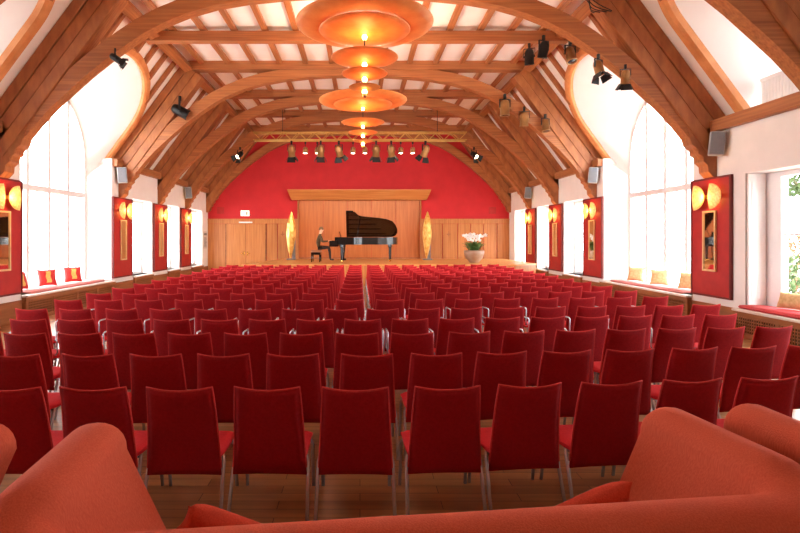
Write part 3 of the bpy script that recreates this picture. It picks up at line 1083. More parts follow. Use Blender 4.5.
spotlight((4.67, 10.45, 5.36), 0.5, -0.3, 0.7, "tan_metal", "brown barn door spotlight on the near right arch, left of a pair", "spotlights on the near right arch")
spotlight((5.2, 10.45, 5.16), -0.2, 0.3, 0.64, "tan_metal", "brown barn door spotlight on the near right arch, right of a pair", "spotlights on the near right arch")
spotlight((4.58, 13.3, 6.8), 0.4, 0.3, 0.95, "black_metal", "black spotlight at the right end of the straight ceiling beam, upper of two", None, doors=False)
spotlight((4.22, 13.3, 6.6), -0.4, 0.2, 0.9, "black_metal", "black spotlight under the right part of the straight ceiling beam, lower of two", None, doors=False)
spotlight((5.28, 13.4, 6.72), 0.3, -0.35, 1.0, "tan_metal", "tan spotlight by the right roof knee above the tall window", None, doors=False)
spotlight((4.34, 15.98, 6.05), 0.2, 0.0, 1.1, "tan_metal", "tan spotlight on the right half of the second arch, highest of three", "spotlights on the second right arch", doors=False)
spotlight((4.92, 15.98, 5.68), -0.2, 0.25, 1.0, "tan_metal", "tan spotlight on the right half of the second arch, middle of three", "spotlights on the second right arch", doors=False)
spotlight((5.55, 15.98, 5.46), 0.3, -0.2, 0.9, "tan_metal", "tan spotlight on the right half of the second arch, lowest of three", "spotlights on the second right arch", doors=False)
spotlight((4.7, 22.0, 5.5), 0.5, -0.9, 0.85, "black_metal", "dark lit spotlight on the right of the last arch before the stage", None, lit=True)
spotlight((-4.95, 22.0, 5.5), -0.5, -0.9, 0.85, "black_metal", "dark lit spotlight on the left of the last arch before the stage", None, lit=True)
spotlight((-4.82, 10.5, 5.5), -1.2, 1.0, 0.52, "black_metal", "black spotlight on the near left arch above the tall window", None)
spotlight((-5.4, 15.98, 5.98), -1.3, 1.1, 1.2, "black_metal", "black spotlight lying along the left side of the second arch", None, doors=False)
for src, tgt in (((4.67, 10.7, 4.7), (1.5, 20, 0.9)), ((5.16, 10.7, 4.6), (-2.5, 19, 0.9)), ((-4.9, 10.75, 5.0), (3, 19, 0.9)), ((4.3, 13.5, 6.2), (-1.5, 20, 0.9)), ((4.9, 16.2, 5.2), (0, 22.5, 1.2)), ((-5.3, 16.2, 5.5), (1.0, 22.5, 1.2))):
    lamp("hall_light", "SPOT", src, 800, srgb(255, 230, 210), 0.1, (Vector(tgt) - Vector(src)).to_track_quat("-Z", "Y").to_euler(), (math.radians(62), 0.9))

# black cables looped over the near right arch
mb = MB()
for k in range(5):
    a = [Vector((4.35 + 0.05 * k, 10.62, 6.7 - 0.03 * k))]
    for j in range(1, 10):
        t = j / 9
        a.append(Vector((4.35 + 0.05 * k + 0.4 * t + 0.08 * math.sin(5 * t + k), 10.63 - 0.02 * k, 6.7 - 0.42 * t - 0.1 * math.sin(PI * t))))
    mb.tube(a, 0.009, 6)
tag(mb.build("cable_bundle", "black_metal"), "bundle of black cables over the near right arch", "cable")


# ------------------------------------------------------------------ chandeliers: stacked shallow discs
def chandelier(y, x, label):
    root = empty("chandelier", (x, y, 4.0))
    tag(root, label, "chandelier", "stacked disc chandeliers")
    MB().tube([(0, 0, -0.06), (0, 0, 7.05 - 4.0)], 0.011, 8).lathe([(0, 3.0), (0.1, 3.0), (0.1, 3.1), (0, 3.1)], 20).build("rod", "black_metal", root)
    for (r, z) in ((1.04, 0.88), (0.51, 0.46), (0.35, 0.24), (0.24, 0.05)):
        prof = [(0, 0), (0.1 * r, 0.0), (0.45 * r, 0.012 * r), (0.66 * r, 0.035 * r), (0.72 * r, 0.055 * r), (0.86 * r, 0.09 * r), (0.985 * r, 0.115 * r), (1.0 * r, 0.13 * r), (0.98 * r, 0.135 * r), (0.84 * r, 0.115 * r), (0.7 * r, 0.075 * r), (0.45 * r, 0.035 * r), (0, 0.02 * r)]
        if r > 1:
            MB().lathe([(a, z + b) for a, b in [(0.6, 0.07), (0.75, 0.075), (0.92, 0.1), (1.03, 0.145), (1.04, 0.16), (1.02, 0.16), (0.9, 0.12), (0.74, 0.095), (0.6, 0.09), (0.6, 0.07)]], 64).build("rim_disc", "disc_gold", root)
            MB().lathe([(a, z + b) for a, b in [(0, 0), (0.3, 0.004), (0.55, 0.02), (0.68, 0.05), (0.69, 0.06), (0.66, 0.06), (0.5, 0.035), (0, 0.015)]], 56).build("disc", "disc_gold", root)
        else:
            MB().lathe([(a, z + b) for a, b in prof], 56).build("disc", "disc_gold", root)
        MB().lathe([(0, z - 0.005), (0.03, z - 0.01), (0.042, z - 0.04), (0.03, z - 0.075), (0, z - 0.085)], 16).build("bulb", "bulb", root)
    MB().lathe([(0, -0.09), (0.03, -0.07), (0.04, -0.04), (0.02, -0.01), (0, 0)], 14).build("finial", "brass", root)
    return root


for y, x, lab in ((8.1, 0.07, "nearest chandelier of four stacked orange discs hanging on the axis"), (12.6, 0.07, "farther chandelier of four stacked orange discs hanging on the axis")):
    chandelier(y, x, lab)
    for z, e in ((4.6, 15), (4.29, 6.5), (4.09, 3.5)):
        lamp("chandelier_light", "POINT", (x, y, z), e, srgb(255, 190, 112), 0.12)
    for k in range(3):
        a = 2 * PI * k / 3 + 0.4
        lamp("chandelier_uplight", "POINT", (x + 0.5 * math.cos(a), y + 0.5 * math.sin(a), 5.35), 100, srgb(255, 230, 200), 0.08)

# ------------------------------------------------------------------ chairs


def chair_meshes():
    me = {}
    # backrest shell
    mb = MB()
    Z0, Z1 = 0.276, 0.85

    def bw(v):
        return 0.238 - 0.034 * v - 0.008 * math.sin(PI * v) * 0

    def cen(u, v):
        a = 2 * u - 1
        x = a * bw(v)
        z = Z0 + (Z1 - Z0) * v + v * v * 0.02 * a * a - (1 - v) * 0.008 * a * a - 0.012 * v
        y = -0.205 - 0.03 * v - 0.085 * v * v + 0.024 * a * a * (0.3 + 0.7 * v)
        return Vector((x, y, z))
    T = 0.017

    def shell(sg):
        def fn(u, v):
            a, b = 2 * u - 1, 2 * v - 1
            e = max(0.0, (1 - a ** 10) * (1 - b ** 14)) ** 0.5
            return cen(u, v) + Vector((0, sg * T * (0.25 + 0.75 * e), 0))
        return fn
    nu, nv = 12, 14
    Va = mb.grid(shell(1), nu, nv)
    Vb = mb.grid(shell(-1), nu, nv)
    rim = [(i, 0) for i in range(nu)] + [(nu, j) for j in range(nv)] + [(i, nv) for i in range(nu, 0, -1)] + [(0, j) for j in range(nv, 0, -1)]
    for k in range(len(rim)):
        i, j = rim[k]
        i2, j2 = rim[(k + 1) % len(rim)]
        mb.bm.faces.new([Va[i][j], Va[i2][j2], Vb[i2][j2], Vb[i][j]])
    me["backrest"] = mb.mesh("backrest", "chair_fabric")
    pts = [cen(0, v / 12) for v in range(1, 13)] + [cen(u / 10, 1) for u in range(1, 10)] + [cen(1, v / 12) for v in range(12, 0, -1)]
    me["edge_sheen"] = MB().tube(pts, 0.0072, 6).mesh("edge_sheen", "chair_edge_sheen")  # sheen along the fabric edge, modelled as a thin pale tube
    # seat
    mb = MB()

    def seat(sg):
        def fn(u, v):
            a = 2 * u - 1
            y = -0.2 + 0.46 * v
            w = 0.236 - 0.006 * v
            z = 0.396 - 0.02 * math.sin(PI * v) + (-0.035 * max(0, v - 0.8) / 0.2 if v > 0.8 else 0)
            e = max(0.0, (1 - a ** 8) * (1 - (2 * v - 1) ** 12)) ** 0.5
            return Vector((a * w, y, z + sg * 0.032 * (0.35 + 0.65 * e)))
        return fn
    Va = mb.grid(seat(1), 10, 10)
    Vb = mb.grid(seat(-1), 10, 10)
    rim = [(i, 0) for i in range(10)] + [(10, j) for j in range(10)] + [(i, 10) for i in range(10, 0, -1)] + [(0, j) for j in range(10, 0, -1)]
    for k in range(len(rim)):
        i, j = rim[k]
        i2, j2 = rim[(k + 1) % len(rim)]
        mb.bm.faces.new([Va[i][j], Va[i2][j2], Vb[i2][j2], Vb[i][j]])
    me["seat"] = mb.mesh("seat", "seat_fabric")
    for nm, sx, pts in (("rl", -1, ((0.2, -0.12, 0.354), (0.232, -0.13, 0.362), (0.242, -0.16, 0.335), (0.25, -0.285, 0.0))), ("rr", 1, ((0.2, -0.12, 0.354), (0.232, -0.13, 0.362), (0.242, -0.16, 0.335), (0.25, -0.285, 0.0))), ("fl", -1, ((0.2, 0.13, 0.352), (0.23, 0.14, 0.36), (0.236, 0.17, 0.33), (0.24, 0.23, 0.0))), ("fr", 1, ((0.2, 0.13, 0.352), (0.23, 0.14, 0.36), (0.236, 0.17, 0.33), (0.24, 0.23, 0.0)))):
        me[nm] = MB().tube([(sx * x, y, z) for x, y, z in pts], 0.0125, 8).mesh("leg", "chrome")
    mb = MB()
    for sx in (-1, 1):
        mb.tube([(sx * 0.2, -0.16, 0.356), (sx * 0.2, 0.16, 0.352)], 0.01, 6)
    mb.tube([(-0.235, -0.12, 0.354), (0.235, -0.12, 0.354)], 0.01, 6).tube([(-0.235, 0.13, 0.352), (0.235, 0.13, 0.352)], 0.01, 6)
    me["under_frame"] = mb.mesh("under_frame", "chrome")
    for nm, sx in (("al", -1), ("ar", 1)):
        me[nm] = MB().tube([(sx * 0.222, -0.13, 0.4), (sx * 0.246, -0.13, 0.44), (sx * 0.246, -0.15, 0.655), (sx * 0.246, -0.12, 0.675), (sx * 0.246, 0.12, 0.672), (sx * 0.246, 0.145, 0.65), (sx * 0.246, 0.14, 0.44), (sx * 0.222, 0.14, 0.4)], 0.0105, 8).mesh("armrest", "chrome")
    return me


CM = chair_meshes()


def new_chair(arms):
    root = empty("auditorium_chair")
    link("seat", CM["seat"], root)
    b = link("backrest", CM["backrest"], root)
    link("edge_sheen", CM["edge_sheen"], b)
    for k in ("rl", "rr", "fl", "fr"):
        link("leg", CM[k], root)
    link("under_frame", CM["under_frame"], root)
    if arms:
        link("armrest", CM["al"], root)
        link("armrest", CM["ar"], root)
    return root


ROWS = [
    (3.32, [-2.2, -1.67, -1.127, -.582, -.03, .552, 1.089, 1.636, 2.2, 2.75]),
    (4.27, [-2.78, -2.189, -1.64, -1.098, -.541, .056, .62, 1.166, 1.716, 2.27, 2.85, 3.39, 3.92]),
    (5.22, [-3.294, -2.76, -2.227, -1.68, -1.125, -.578, -.03, .515, 1.095, 1.653, 2.2, 2.74, 3.29, 3.84, 4.38]),
    (6.12, [-4.38, -3.82, -3.27, -2.72, -2.17, -1.62, -1.07, -.52, .03, .58, 1.13, 1.68, 2.23, 2.78, 3.33, 3.88, 4.43]),
    (7.02, [-4.34, -3.76, -3.15, -2.57, -1.97, -1.39, -.82, -.25, .3, .855, 1.43, 2.02, 2.6, 3.19, 3.75, 4.31, 4.87]),
]
for k in range(12):
    ROWS.append((8.06 + 0.945 * k, [0.15 + 0.61 * (j + 0.5) for j in range(-8, 8)]))
PROTO = {}
rng = random.Random(3)
for ri, (yt, xs) in enumerate(ROWS):
    arms = 3 <= ri <= 5
    for ci, x in enumerate(xs):
        if arms not in PROTO:
            c = PROTO[arms] = new_chair(arms)
        else:
            c = copy_tree(PROTO[arms])
        dy = 0.1 * max(0.0, x - 0.35)
        ang = math.radians(5.5) * min(1.0, max(0.0, x - 0.2)) + rng.uniform(-1, 1) * math.radians(0.7)
        if x < -2 and ri < 6:
            ang -= math.radians(1.0)
        c.location = (x + 0.31 * -math.sin(ang), yt + dy + 0.31 * math.cos(ang) + rng.uniform(-0.006, 0.006), 0)
        c.rotation_euler = (0, 0, ang)
        if ri < 5:
            lab = "red upholstered chair, %s row from the sofas, %s in view from the left" % (ORD[ri + 1], ORD[ci + 1])
        else:
            j = ci - 8
            lab = "red upholstered chair, %s row from the stage, %s seat %s of the centre gap" % (ORD[17 - ri], ORD[-j if j < 0 else j + 1], "left" if j < 0 else "right")
        tag(c, lab, "chair", "rows of red chairs")

# a water bottle standing on the seats between two right-hand rows
o = empty("water_bottle", (4.76, 8.95, 0.447))
tag(o, "small pale water bottle standing on a chair near the right window seat", "bottle")
MB().lathe([(0, 0), (0.03, 0), (0.033, 0.02), (0.033, 0.13), (0.012, 0.18), (0.012, 0.2), (0, 0.2)], 14).build("body", "speaker_grey", o)
MB().lathe([(0, 0.2), (0.014, 0.2), (0.014, 0.222), (0, 0.222)], 12).build("cap", "white_paint", o)


# ------------------------------------------------------------------ sofas
def sofa(origin, rot, width, depth, label, zb=0.775, za=0.89, zr=0.855):
    root = empty("sofa", (origin[0], origin[1], 0), rot)
    tag(root, label, "sofa")
    R = 0.2
    path = []
    n = 7
    for k in range(9):
        path.append((0.0, depth - (depth - R) * k / 8))
    for k in range(1, n):
        a = PI + (PI / 2) * k / n
        path.append((R + R * math.cos(a), R + R * math.sin(a)))
    for k in range(15):
        path.append((R + (width - 2 * R) * k / 14, 0.0))
    for k in range(1, n):
        a = -PI / 2 + (PI / 2) * k / n
        path.append((width - R + R * math.cos(a), R + R * math.sin(a)))
    for k in range(9):
        path.append((width, R + (depth - R) * k / 8))
    mb = MB()
    rings = []
    N = len(path)

    def section(top, sc, flare):
        # closed outline (offset outward, height)
        w = 0.14
        out = []
        zb0 = 0.12
        fl = 0.3
        out.append((-w - fl, zb0))
        for k in range(1, 6):
            out.append((-w - fl * (1 - k / 5), zb0 + (top - 0.13 - zb0) * k / 5))
        for k in range(1, 12):
            a = PI - PI * k / 12
            out.append((w * math.cos(a) * sc + flare * 0.0, top - 0.13 + 0.13 * (math.sin(a) ** 0.85)))
        for k in range(5, 0, -1):
            out.append((w - fl * (1 - k / 5), zb0 + (top - 0.13 - zb0) * k / 5))
        out.append((w - fl, zb0))
        return out
    for i, (sx, ty) in enumerate(path):
        p = Vector((sx, ty))
        a = Vector(path[max(i - 1, 0)])
        b = Vector(path[min(i + 1, N - 1)])
        d = (b - a).normalized()
        out = Vector((d.y, -d.x))      # outward side of the U
        if out.dot(p - Vector((width / 2, depth * 0.7))) < 0:
            out = -out
        t = min(1.0, max(0.0, (ty + 0.04) / 0.26))
        t = t * t * (3 - 2 * t)
        top = zb + ((za if sx < width / 2 else zr) - zb) * t
        e = min(i, N - 1 - i)
        sc = 1.0
        drop = 0.0
        rings.append([mb.bm.verts.new((p.x + out.x * o_, p.y + out.y * o_, h_)) for (o_, h_) in section(top, sc, t)])
    for Q, S in zip(rings, rings[1:]):
        for k in range(len(Q)):
            k2 = (k + 1) % len(Q)
            f = mb.bm.faces.new([Q[k], Q[k2], S[k2], S[k]])
            f.smooth = True
    # rounded front ends of the arms
    for ring, di in ((rings[0], 1), (rings[-1], 1)):
        prev = ring
        cx = sum(v.co.x for v in ring) / len(ring)
        for (shr, fw) in ((0.97, 0.03), (0.9, 0.055), (0.78, 0.07)):
            cur = []
            for v in ring:
                z = v.co.z
                cur.append(mb.bm.verts.new((cx + (v.co.x - cx) * shr, v.co.y + fw, 0.12 + (z - 0.12) * (1 - (1 - shr) * 0.35))))
            for k in range(len(ring)):
                k2 = (k + 1) % len(ring)
                f = mb.bm.faces.new([prev[k], prev[k2], cur[k2], cur[k]])
                f.smooth = True
            prev = cur
        f = mb.bm.faces.new(prev)
        f.smooth = True
    mb.build("back_and_arms", "sofa_fabric", root)
    MB().box((0.3, 0.3, 0.12), (width - 0.3, depth - 0.1, 0.198)).bevel(0.03, 3).smooth().build("base", "sofa_fabric", root)
    m = 2 if width > 1.8 else 1
    for k in range(m):
        x0 = 0.33 + (width - 0.66) * k / m
        x1 = 0.33 + (width - 0.66) * (k + 1) / m
        MB().box((x0 + 0.006, 0.33, 0.2), (x1 - 0.006, depth - 0.09, 0.32)).bevel(0.045, 4).smooth().build("seat_cushion", "sofa_fabric", root)
    for (x, y) in ((0.16, 0.2), (width - 0.16, 0.2), (0.16, depth - 0.1), (width - 0.16, depth - 0.1)):
        MB().lathe([(0, 0), (0.022, 0), (0.032, 0.125), (0, 0.125)], 14, Matrix.Translation((x, y, 0))).build("leg", "black_metal", root)
    return root


SR = math.radians(6.7)
SO = (-1.19, 1.74)
sofa(SO, SR, 3.02, 0.86, "large orange fabric sofa seen from behind across the bottom")
sofa((2.2, 2.12), math.radians(2.0), 1.9, 0.84, "orange sofa to the right whose left arm stands beside the large sofa", 0.78, 0.87)
sofa((-3.8, 1.95), math.radians(-2.0), 1.88, 0.82, "orange sofa to the left, only its rounded right arm end showing", 0.77, 0.85)


def sofa_pt(s_, t_, z):
    return (SO[0] + s_ * math.cos(SR) - t_ * math.sin(SR), SO[1] + s_ * math.sin(SR) + t_ * math.cos(SR), z)


c = cushion("throw_pillow", 0.42, 0.32, 0.13, "pillow_fabric", "orange throw pillow by the left arm of the large sofa")
c.location = sofa_pt(0.62, 0.5, 0.44)
c.rotation_euler = (math.radians(42), 0.45, SR + 0.1)
c = cushion("throw_pillow", 0.46, 0.32, 0.13, "pillow_fabric", "orange throw pillow by the right arm of the large sofa")
c.location = sofa_pt(2.32, 0.5, 0.43)
c.rotation_euler = (math.radians(42), -0.42, SR - 0.1)


# ------------------------------------------------------------------ grand piano
def piano():
    PX, PY = -1.24, 23.0
    root = empty("grand_piano", (PX, PY, ZS))
    tag(root, "black concert grand piano with raised lid in the middle of the stage", "piano")
    # outline in local coords: x along length, y = -width from the straight side
    W = 1.54
    out = [(0.34, 0.0), (0.34, -W), (1.0, -W), (1.06, -1.5), (1.11, -1.42), (1.18, -1.33), (1.32, -1.27), (1.6, -1.23), (2.0, -1.18), (2.35, -1.1), (2.6, -0.97), (2.74, -0.74), (2.82, -0.5), (2.84, -0.28), (2.78, -0.1), (2.64, 0.0)]
    z0, z1 = 0.72, 1.02
    mb = MB()
    n = len(out)
    cx, cy = 1.4, -0.6
    inn = [(x + (cx - x) * 0.045, y + (cy - y) * 0.07) for x, y in out]
    for k in range(n):
        (ax, ay), (bx, by) = out[k], out[(k + 1) % n]
        (cx_, cy_), (dx, dy) = inn[(k + 1) % n], inn[k]
        mb.face([(ax, ay, z0), (bx, by, z0), (bx, by, z1), (ax, ay, z1)])
        mb.face([(ax, ay, z1), (bx, by, z1), (cx_, cy_, z1), (dx, dy, z1)])
        mb.face([(dx, dy, z1), (cx_, cy_, z1), (cx_, cy_, z0 + 0.1), (dx, dy, z0 + 0.1)])
    mb.face([(x, y, z0) for x, y in reversed(out)])
    mb.build("rim", "piano_black", root)
    MB().prism([(x, y, z0 + 0.1) for x, y in inn], (0, 0, 0.03), 2).build("soundboard", "soundboard", root)
    # iron frame bars and strings
    mb = MB()
    for k in range(6):
        y = -0.14 - 0.2 * k
        mb.box((0.6, y - 0.015, z0 + 0.17), (2.35 - 0.21 * k, y + 0.015, z0 + 0.2))
    mb.box((0.55, -1.42, z0 + 0.14), (0.75, -0.08, z0 + 0.2))
    mb.build("iron_frame", "brass", root)
    # keyboard
    mb = MB().box((0.0, -W, z0 - 0.08), (0.36, 0.0, z0 - 0.01)).box((0.0, -W, z0 - 0.01), (0.36, -W + 0.1, z0 + 0.16)).box((0.0, -0.1, z0 - 0.01), (0.36, 0.0, z0 + 0.16))
    mb.box((0.0, -W + 0.1, z0 - 0.01), (0.03, -0.1, z0 + 0.02)).box((0.22, -W + 0.1, z0 + 0.05), (0.36, -0.1, z1))
    mb.bevel(0.008, 2).build("key_bed", "piano_black", root)
    mb = MB()
    for k in range(52):
        y = -W + 0.125 + k * 0.0248
        mb.box((0.035, y, z0 + 0.0), (0.19, y + 0.0235, z0 + 0.035))
    mb.build("white_keys", "ivory", root)
    mb = MB()
    for k in range(51):
        if k % 7 in (1, 4):
            continue
        y = -W + 0.142 + k * 0.0248
        mb.box((0.095, y, z0 + 0.035), (0.19, y + 0.012, z0 + 0.048))
    mb.build("black_keys", "piano_black", root)
    # lid: hinged on the straight side, raised
    th = math.radians(41)
    M = Matrix.Translation((0, 0.0, z1 + 0.015)) @ Matrix.Rotation(-th, 4, "X")
    lid = [(x, y) for x, y in out if True]
    lid = [(0.66, 0.0), (0.66, -W)] + [p for p in out if p[0] > 0.85] 
    mb = MB()
    mb.prism([M @ Vector((x, y, 0)) for x, y in lid], M.to_3x3() @ Vector((0, 0, 0.028)), 2)
    lo = mb.build("lid", ["piano_black"], root)
    mb = MB()
    cxl, cyl = 1.7, -0.6
    mb.prism([M @ Vector((x + (cxl - x) * 0.01, y + (cyl - y) * 0.015, -0.004)) for x, y in lid], M.to_3x3() @ Vector((0, 0, 0.003)), 2)
    mb.build("lid_underside", "piano_lid_under", lo)
    # the front flap of the lid, folded back on top of it
    MB().prism([M @ Vector((x, y, 0.036)) for x, y in [(0.665, 0), (0.665, -W - 0.03), (0.96, -W - 0.03), (0.96, 0)]], M.to_3x3() @ Vector((0, 0, 0.026)), 2).build("lid_flap", "piano_black", root)
    # lid prop
    tip = M @ Vector((1.25, -1.2, 0))
    MB().tube([(1.12, -1.36, z1 - 0.02), tip], 0.014, 8).build("lid_prop", "piano_black", root)
    # music desk
    MB().beam((0.42, -1.2, z1 + 0.12), (0.42, -0.34, z1 + 0.12), 0.02, 0.24, (-0.25, 0, 1)).build("music_desk", "piano_black", root)
    # legs with brass casters
    for (x, y) in ((0.5, -W + 0.16), (0.5, -0.16), (2.5, -0.6)):
        lg = MB().lathe([(0, z0), (0.085, z0), (0.085, z0 - 0.1), (0.06, z0 - 0.13), (0.05, 0.2), (0.045, 0.1), (0, 0.1)], 8, Matrix.Translation((x, y, 0)), smooth=False).build("leg", "piano_black", root)
        MB().lathe([(0, 0.1), (0.035, 0.1), (0.03, 0.06), (0, 0.06)], 12, Matrix.Translation((x, y, 0))).lathe([(0, -0.02), (0.045, -0.02), (0.045, 0.02), (0, 0.02)], 16, Matrix.Translation((x, y, 0.045)) @ Matrix.Rotation(PI / 2, 4, "X")).build("caster", "brass", lg)
    # pedal lyre
    mb = MB()
    for y in (-0.87, -0.67):
        mb.tube([(0.62, y, z0), (0.56, y, 0.14)], 0.022, 8)
    mb.box((0.46, -0.9, 0.07), (0.66, -0.64, 0.14))
    ly = mb.build("pedal_lyre", "piano_black", root)
    for k in range(3):
        MB().box((0.3, -0.855 + 0.07 * k, 0.075), (0.48, -0.825 + 0.07 * k, 0.09)).build("pedal", "brass", ly)
    return root


piano()

# piano bench
o = empty("piano_bench", (-1.82, 22.2, ZS))
tag(o, "dark wooden piano bench with tan seat under the pianist", "bench")
MB().box((-0.2, -0.38, 0.4), (0.2, 0.38, 0.48)).bevel(0.02, 3).smooth().build("seat", "leather_tan", o)
MB().box((-0.19, -0.37, 0.3), (0.19, 0.37, 0.399)).bevel(0.008, 1).build("apron", "piano_black", o)
for x in (-0.165, 0.165):
    for y in (-0.34, 0.34):
        MB().lathe([(0, 0), (0.02, 0), (0.028, 0.3), (0, 0.3)], 10, Matrix.Translation((x, y, 0))).build("leg", "piano_black", o)


# ------------------------------------------------------------------ pianist
def skin_mesh(name, verts, edges, radii, level=2, root=0):
    me = bpy.data.meshes.new(name + "_cage")
    me.from_pydata(verts, edges, [])
    o = bpy.data.objects.new(name + "_cage", me)
    COL.objects.link(o)
    m = o.modifiers.new("skin", "SKIN")
    m.branch_smoothing = 0.6
    sv = me.skin_vertices[0].data
    for i, r in enumerate(radii):
        sv[i].radius = r if isinstance(r, tuple) else (r, r)
        sv[i].use_root = (i == root)
    ss = o.modifiers.new("sub", "SUBSURF")
    ss.levels = ss.render_levels = level
    bpy.context.view_layer.update()
    dg = bpy.context.evaluated_depsgraph_get()
    ev = o.evaluated_get(dg)
    out = bpy.data.meshes.new_from_object(ev, depsgraph=dg)
    out.name = name
    bpy.data.objects.remove(o, do_unlink=True)
    return out


def pianist():
    root = empty("person", (-1.76, 22.2, ZS + 0.535))
    tag(root, "person in brown jacket seated on the bench playing the piano", "person")
    V, E, Rr = [], [], []

    def v(p, r, link_to=None):
        V.append(p)
        Rr.append(r)
        i = len(V) - 1
        if link_to is not None:
            E.append((link_to, i))
        return i
    # facing +X; y is left
    pel = v((0.0, 0, 0.08), (0.15, 0.12))
    wai = v((0.0, 0, 0.26), (0.135, 0.11), pel)
    che = v((0.06, 0, 0.46), (0.16, 0.12), wai)
    nkb = v((0.1, 0, 0.6), 0.075, che)
    nk = v((0.12, 0, 0.66), 0.055, nkb)
    hd1 = v((0.155, 0, 0.76), (0.078, 0.09), nk)
    hd2 = v((0.16, 0, 0.86), (0.06, 0.07), hd1)
    for sy in (1, -1):
        sh = v((0.1, 0.17 * sy, 0.54), 0.065, che)
        el = v((0.2, 0.24 * sy, 0.3), 0.046, sh)
        wr = v((0.44, 0.2 * sy, 0.33), 0.03, el)
        pa = v((0.53, 0.19 * sy, 0.335), (0.036, 0.02), wr)
        # fingers and thumb
        for (dy, ln) in ((-0.032, 0.055), (-0.011, 0.065), (0.011, 0.062), (0.032, 0.046)):
            a = v((0.575, (0.19 + dy) * sy, 0.34), 0.0095, pa)
            b = v((0.575 + ln * 0.6, (0.19 + dy * 1.2) * sy, 0.325), 0.0085, a)
            v((0.575 + ln, (0.19 + dy * 1.25) * sy, 0.295), 0.0075, b)
        a = v((0.535, (0.19 - 0.05) * sy, 0.322), 0.0105, pa)
        v((0.575, (0.19 - 0.07) * sy, 0.3), 0.009, a)
        hp = v((0.05, 0.1 * sy, 0.05), 0.1, pel)
        kn = v((0.46, 0.13 * sy, 0.07), 0.066, hp)
        sh2 = v((0.5, 0.13 * sy, -0.1), 0.056, kn)
        an = v((0.52, 0.12 * sy, -0.38), 0.04, sh2)
        he = v((0.53, 0.12 * sy, -0.435), 0.036, an)
        v((0.68, 0.13 * sy, -0.45), (0.04, 0.025), he)
    me = skin_mesh("body", V, E, Rr, 2, pel)
    for k in ("jacket", "skin", "trousers", "shoe"):
        me.materials.append(MATS[k])
    for p in me.polygons:
        p.use_smooth = True
        c = p.center
        if c.z > 0.63:
            p.material_index = 1
        elif c.x > 0.45 and c.z > 0.2:
            p.material_index = 1
        elif c.z < -0.38:
            p.material_index = 3
        elif c.z < 0.09 or (c.x > 0.25 and c.z < 0.2):
            p.material_index = 2
        else:
            p.material_index = 0
    b = link("body", me, root)
    # hair cap, ears, nose, eyes, mouth
    hc = Vector((0.15, 0, 0.815))
    mb = MB()
    mb.grid(lambda u, w: hc + Vector((-0.012 + 0.102 * math.cos(PI * 2 * u) * math.sin(w * 1.75), 0.09 * math.sin(PI * 2 * u) * math.sin(w * 1.75), 0.118 * math.cos(w * 1.75) - 0.02 * max(0, -math.cos(2 * PI * u)) * w)), 20, 10)
    mb.build("hair", "hair", root)
    for sy in (1, -1):
        MB().lathe([(0, -0.03), (0.018, -0.01), (0.02, 0.012), (0, 0.032)], 10, Matrix.Translation((0.145, 0.086 * sy, 0.79)) @ Matrix.Diagonal((1, 0.45, 1, 1))).build("ear", "skin", root)
        MB().lathe([(0, -0.01), (0.009, 0), (0, 0.01)], 8, Matrix.Translation((0.232, 0.032 * sy, 0.8))).build("eye", "trousers", root)
    MB().lathe([(0, -0.03), (0.014, -0.02), (0.008, 0.02), (0, 0.032)], 8, Matrix.Translation((0.243, 0, 0.785))).build("nose", "skin", root)
    MB().box((0.226, -0.022, 0.735), (0.24, 0.022, 0.743)).build("mouth", "red_panel", root)


pianist()


# ------------------------------------------------------------------ gold spindle lights on the stage
def spindle(x, y, label):
    o = empty("spindle_sculpture", (x, y, ZS))
    tag(o, label, "sculpture", "gold spindle sculptures")
    M = Matrix.Translation((0, 0, 0.06)) @ Matrix.Rotation(math.radians(1.2), 4, "Y")
    MB().lathe([(0, 0), (0.02, 0.0), (0.12, 0.4), (0.21, 0.95), (0.22, 1.2), (0.18, 1.6), (0.1, 1.9), (0.03, 2.1), (0, 2.14)], 7, M, smooth=False).build("spindle", "gold_leaf", o)
    MB().box((0.06, 0.12, 0.0), (0.2, 0.2, 1.0)).bevel(0.01, 1).build("post", "stand_grey", o)
    MB().box((-0.16, -0.14, 0), (0.24, 0.24, 0.05)).bevel(0.01, 1).build("base", "stand_grey", o)
    MB().box((0.0, 0.03, 0.85), (0.16, 0.13, 0.9)).build("bracket", "stand_grey", o)


spindle((290.5 - 360) * 24.2 / 533, 24.2, "tall gold leaf spindle sculpture left of the niche")
spindle((426.5 - 360) * 24.2 / 533, 24.2, "tall gold leaf spindle sculpture right of the niche")

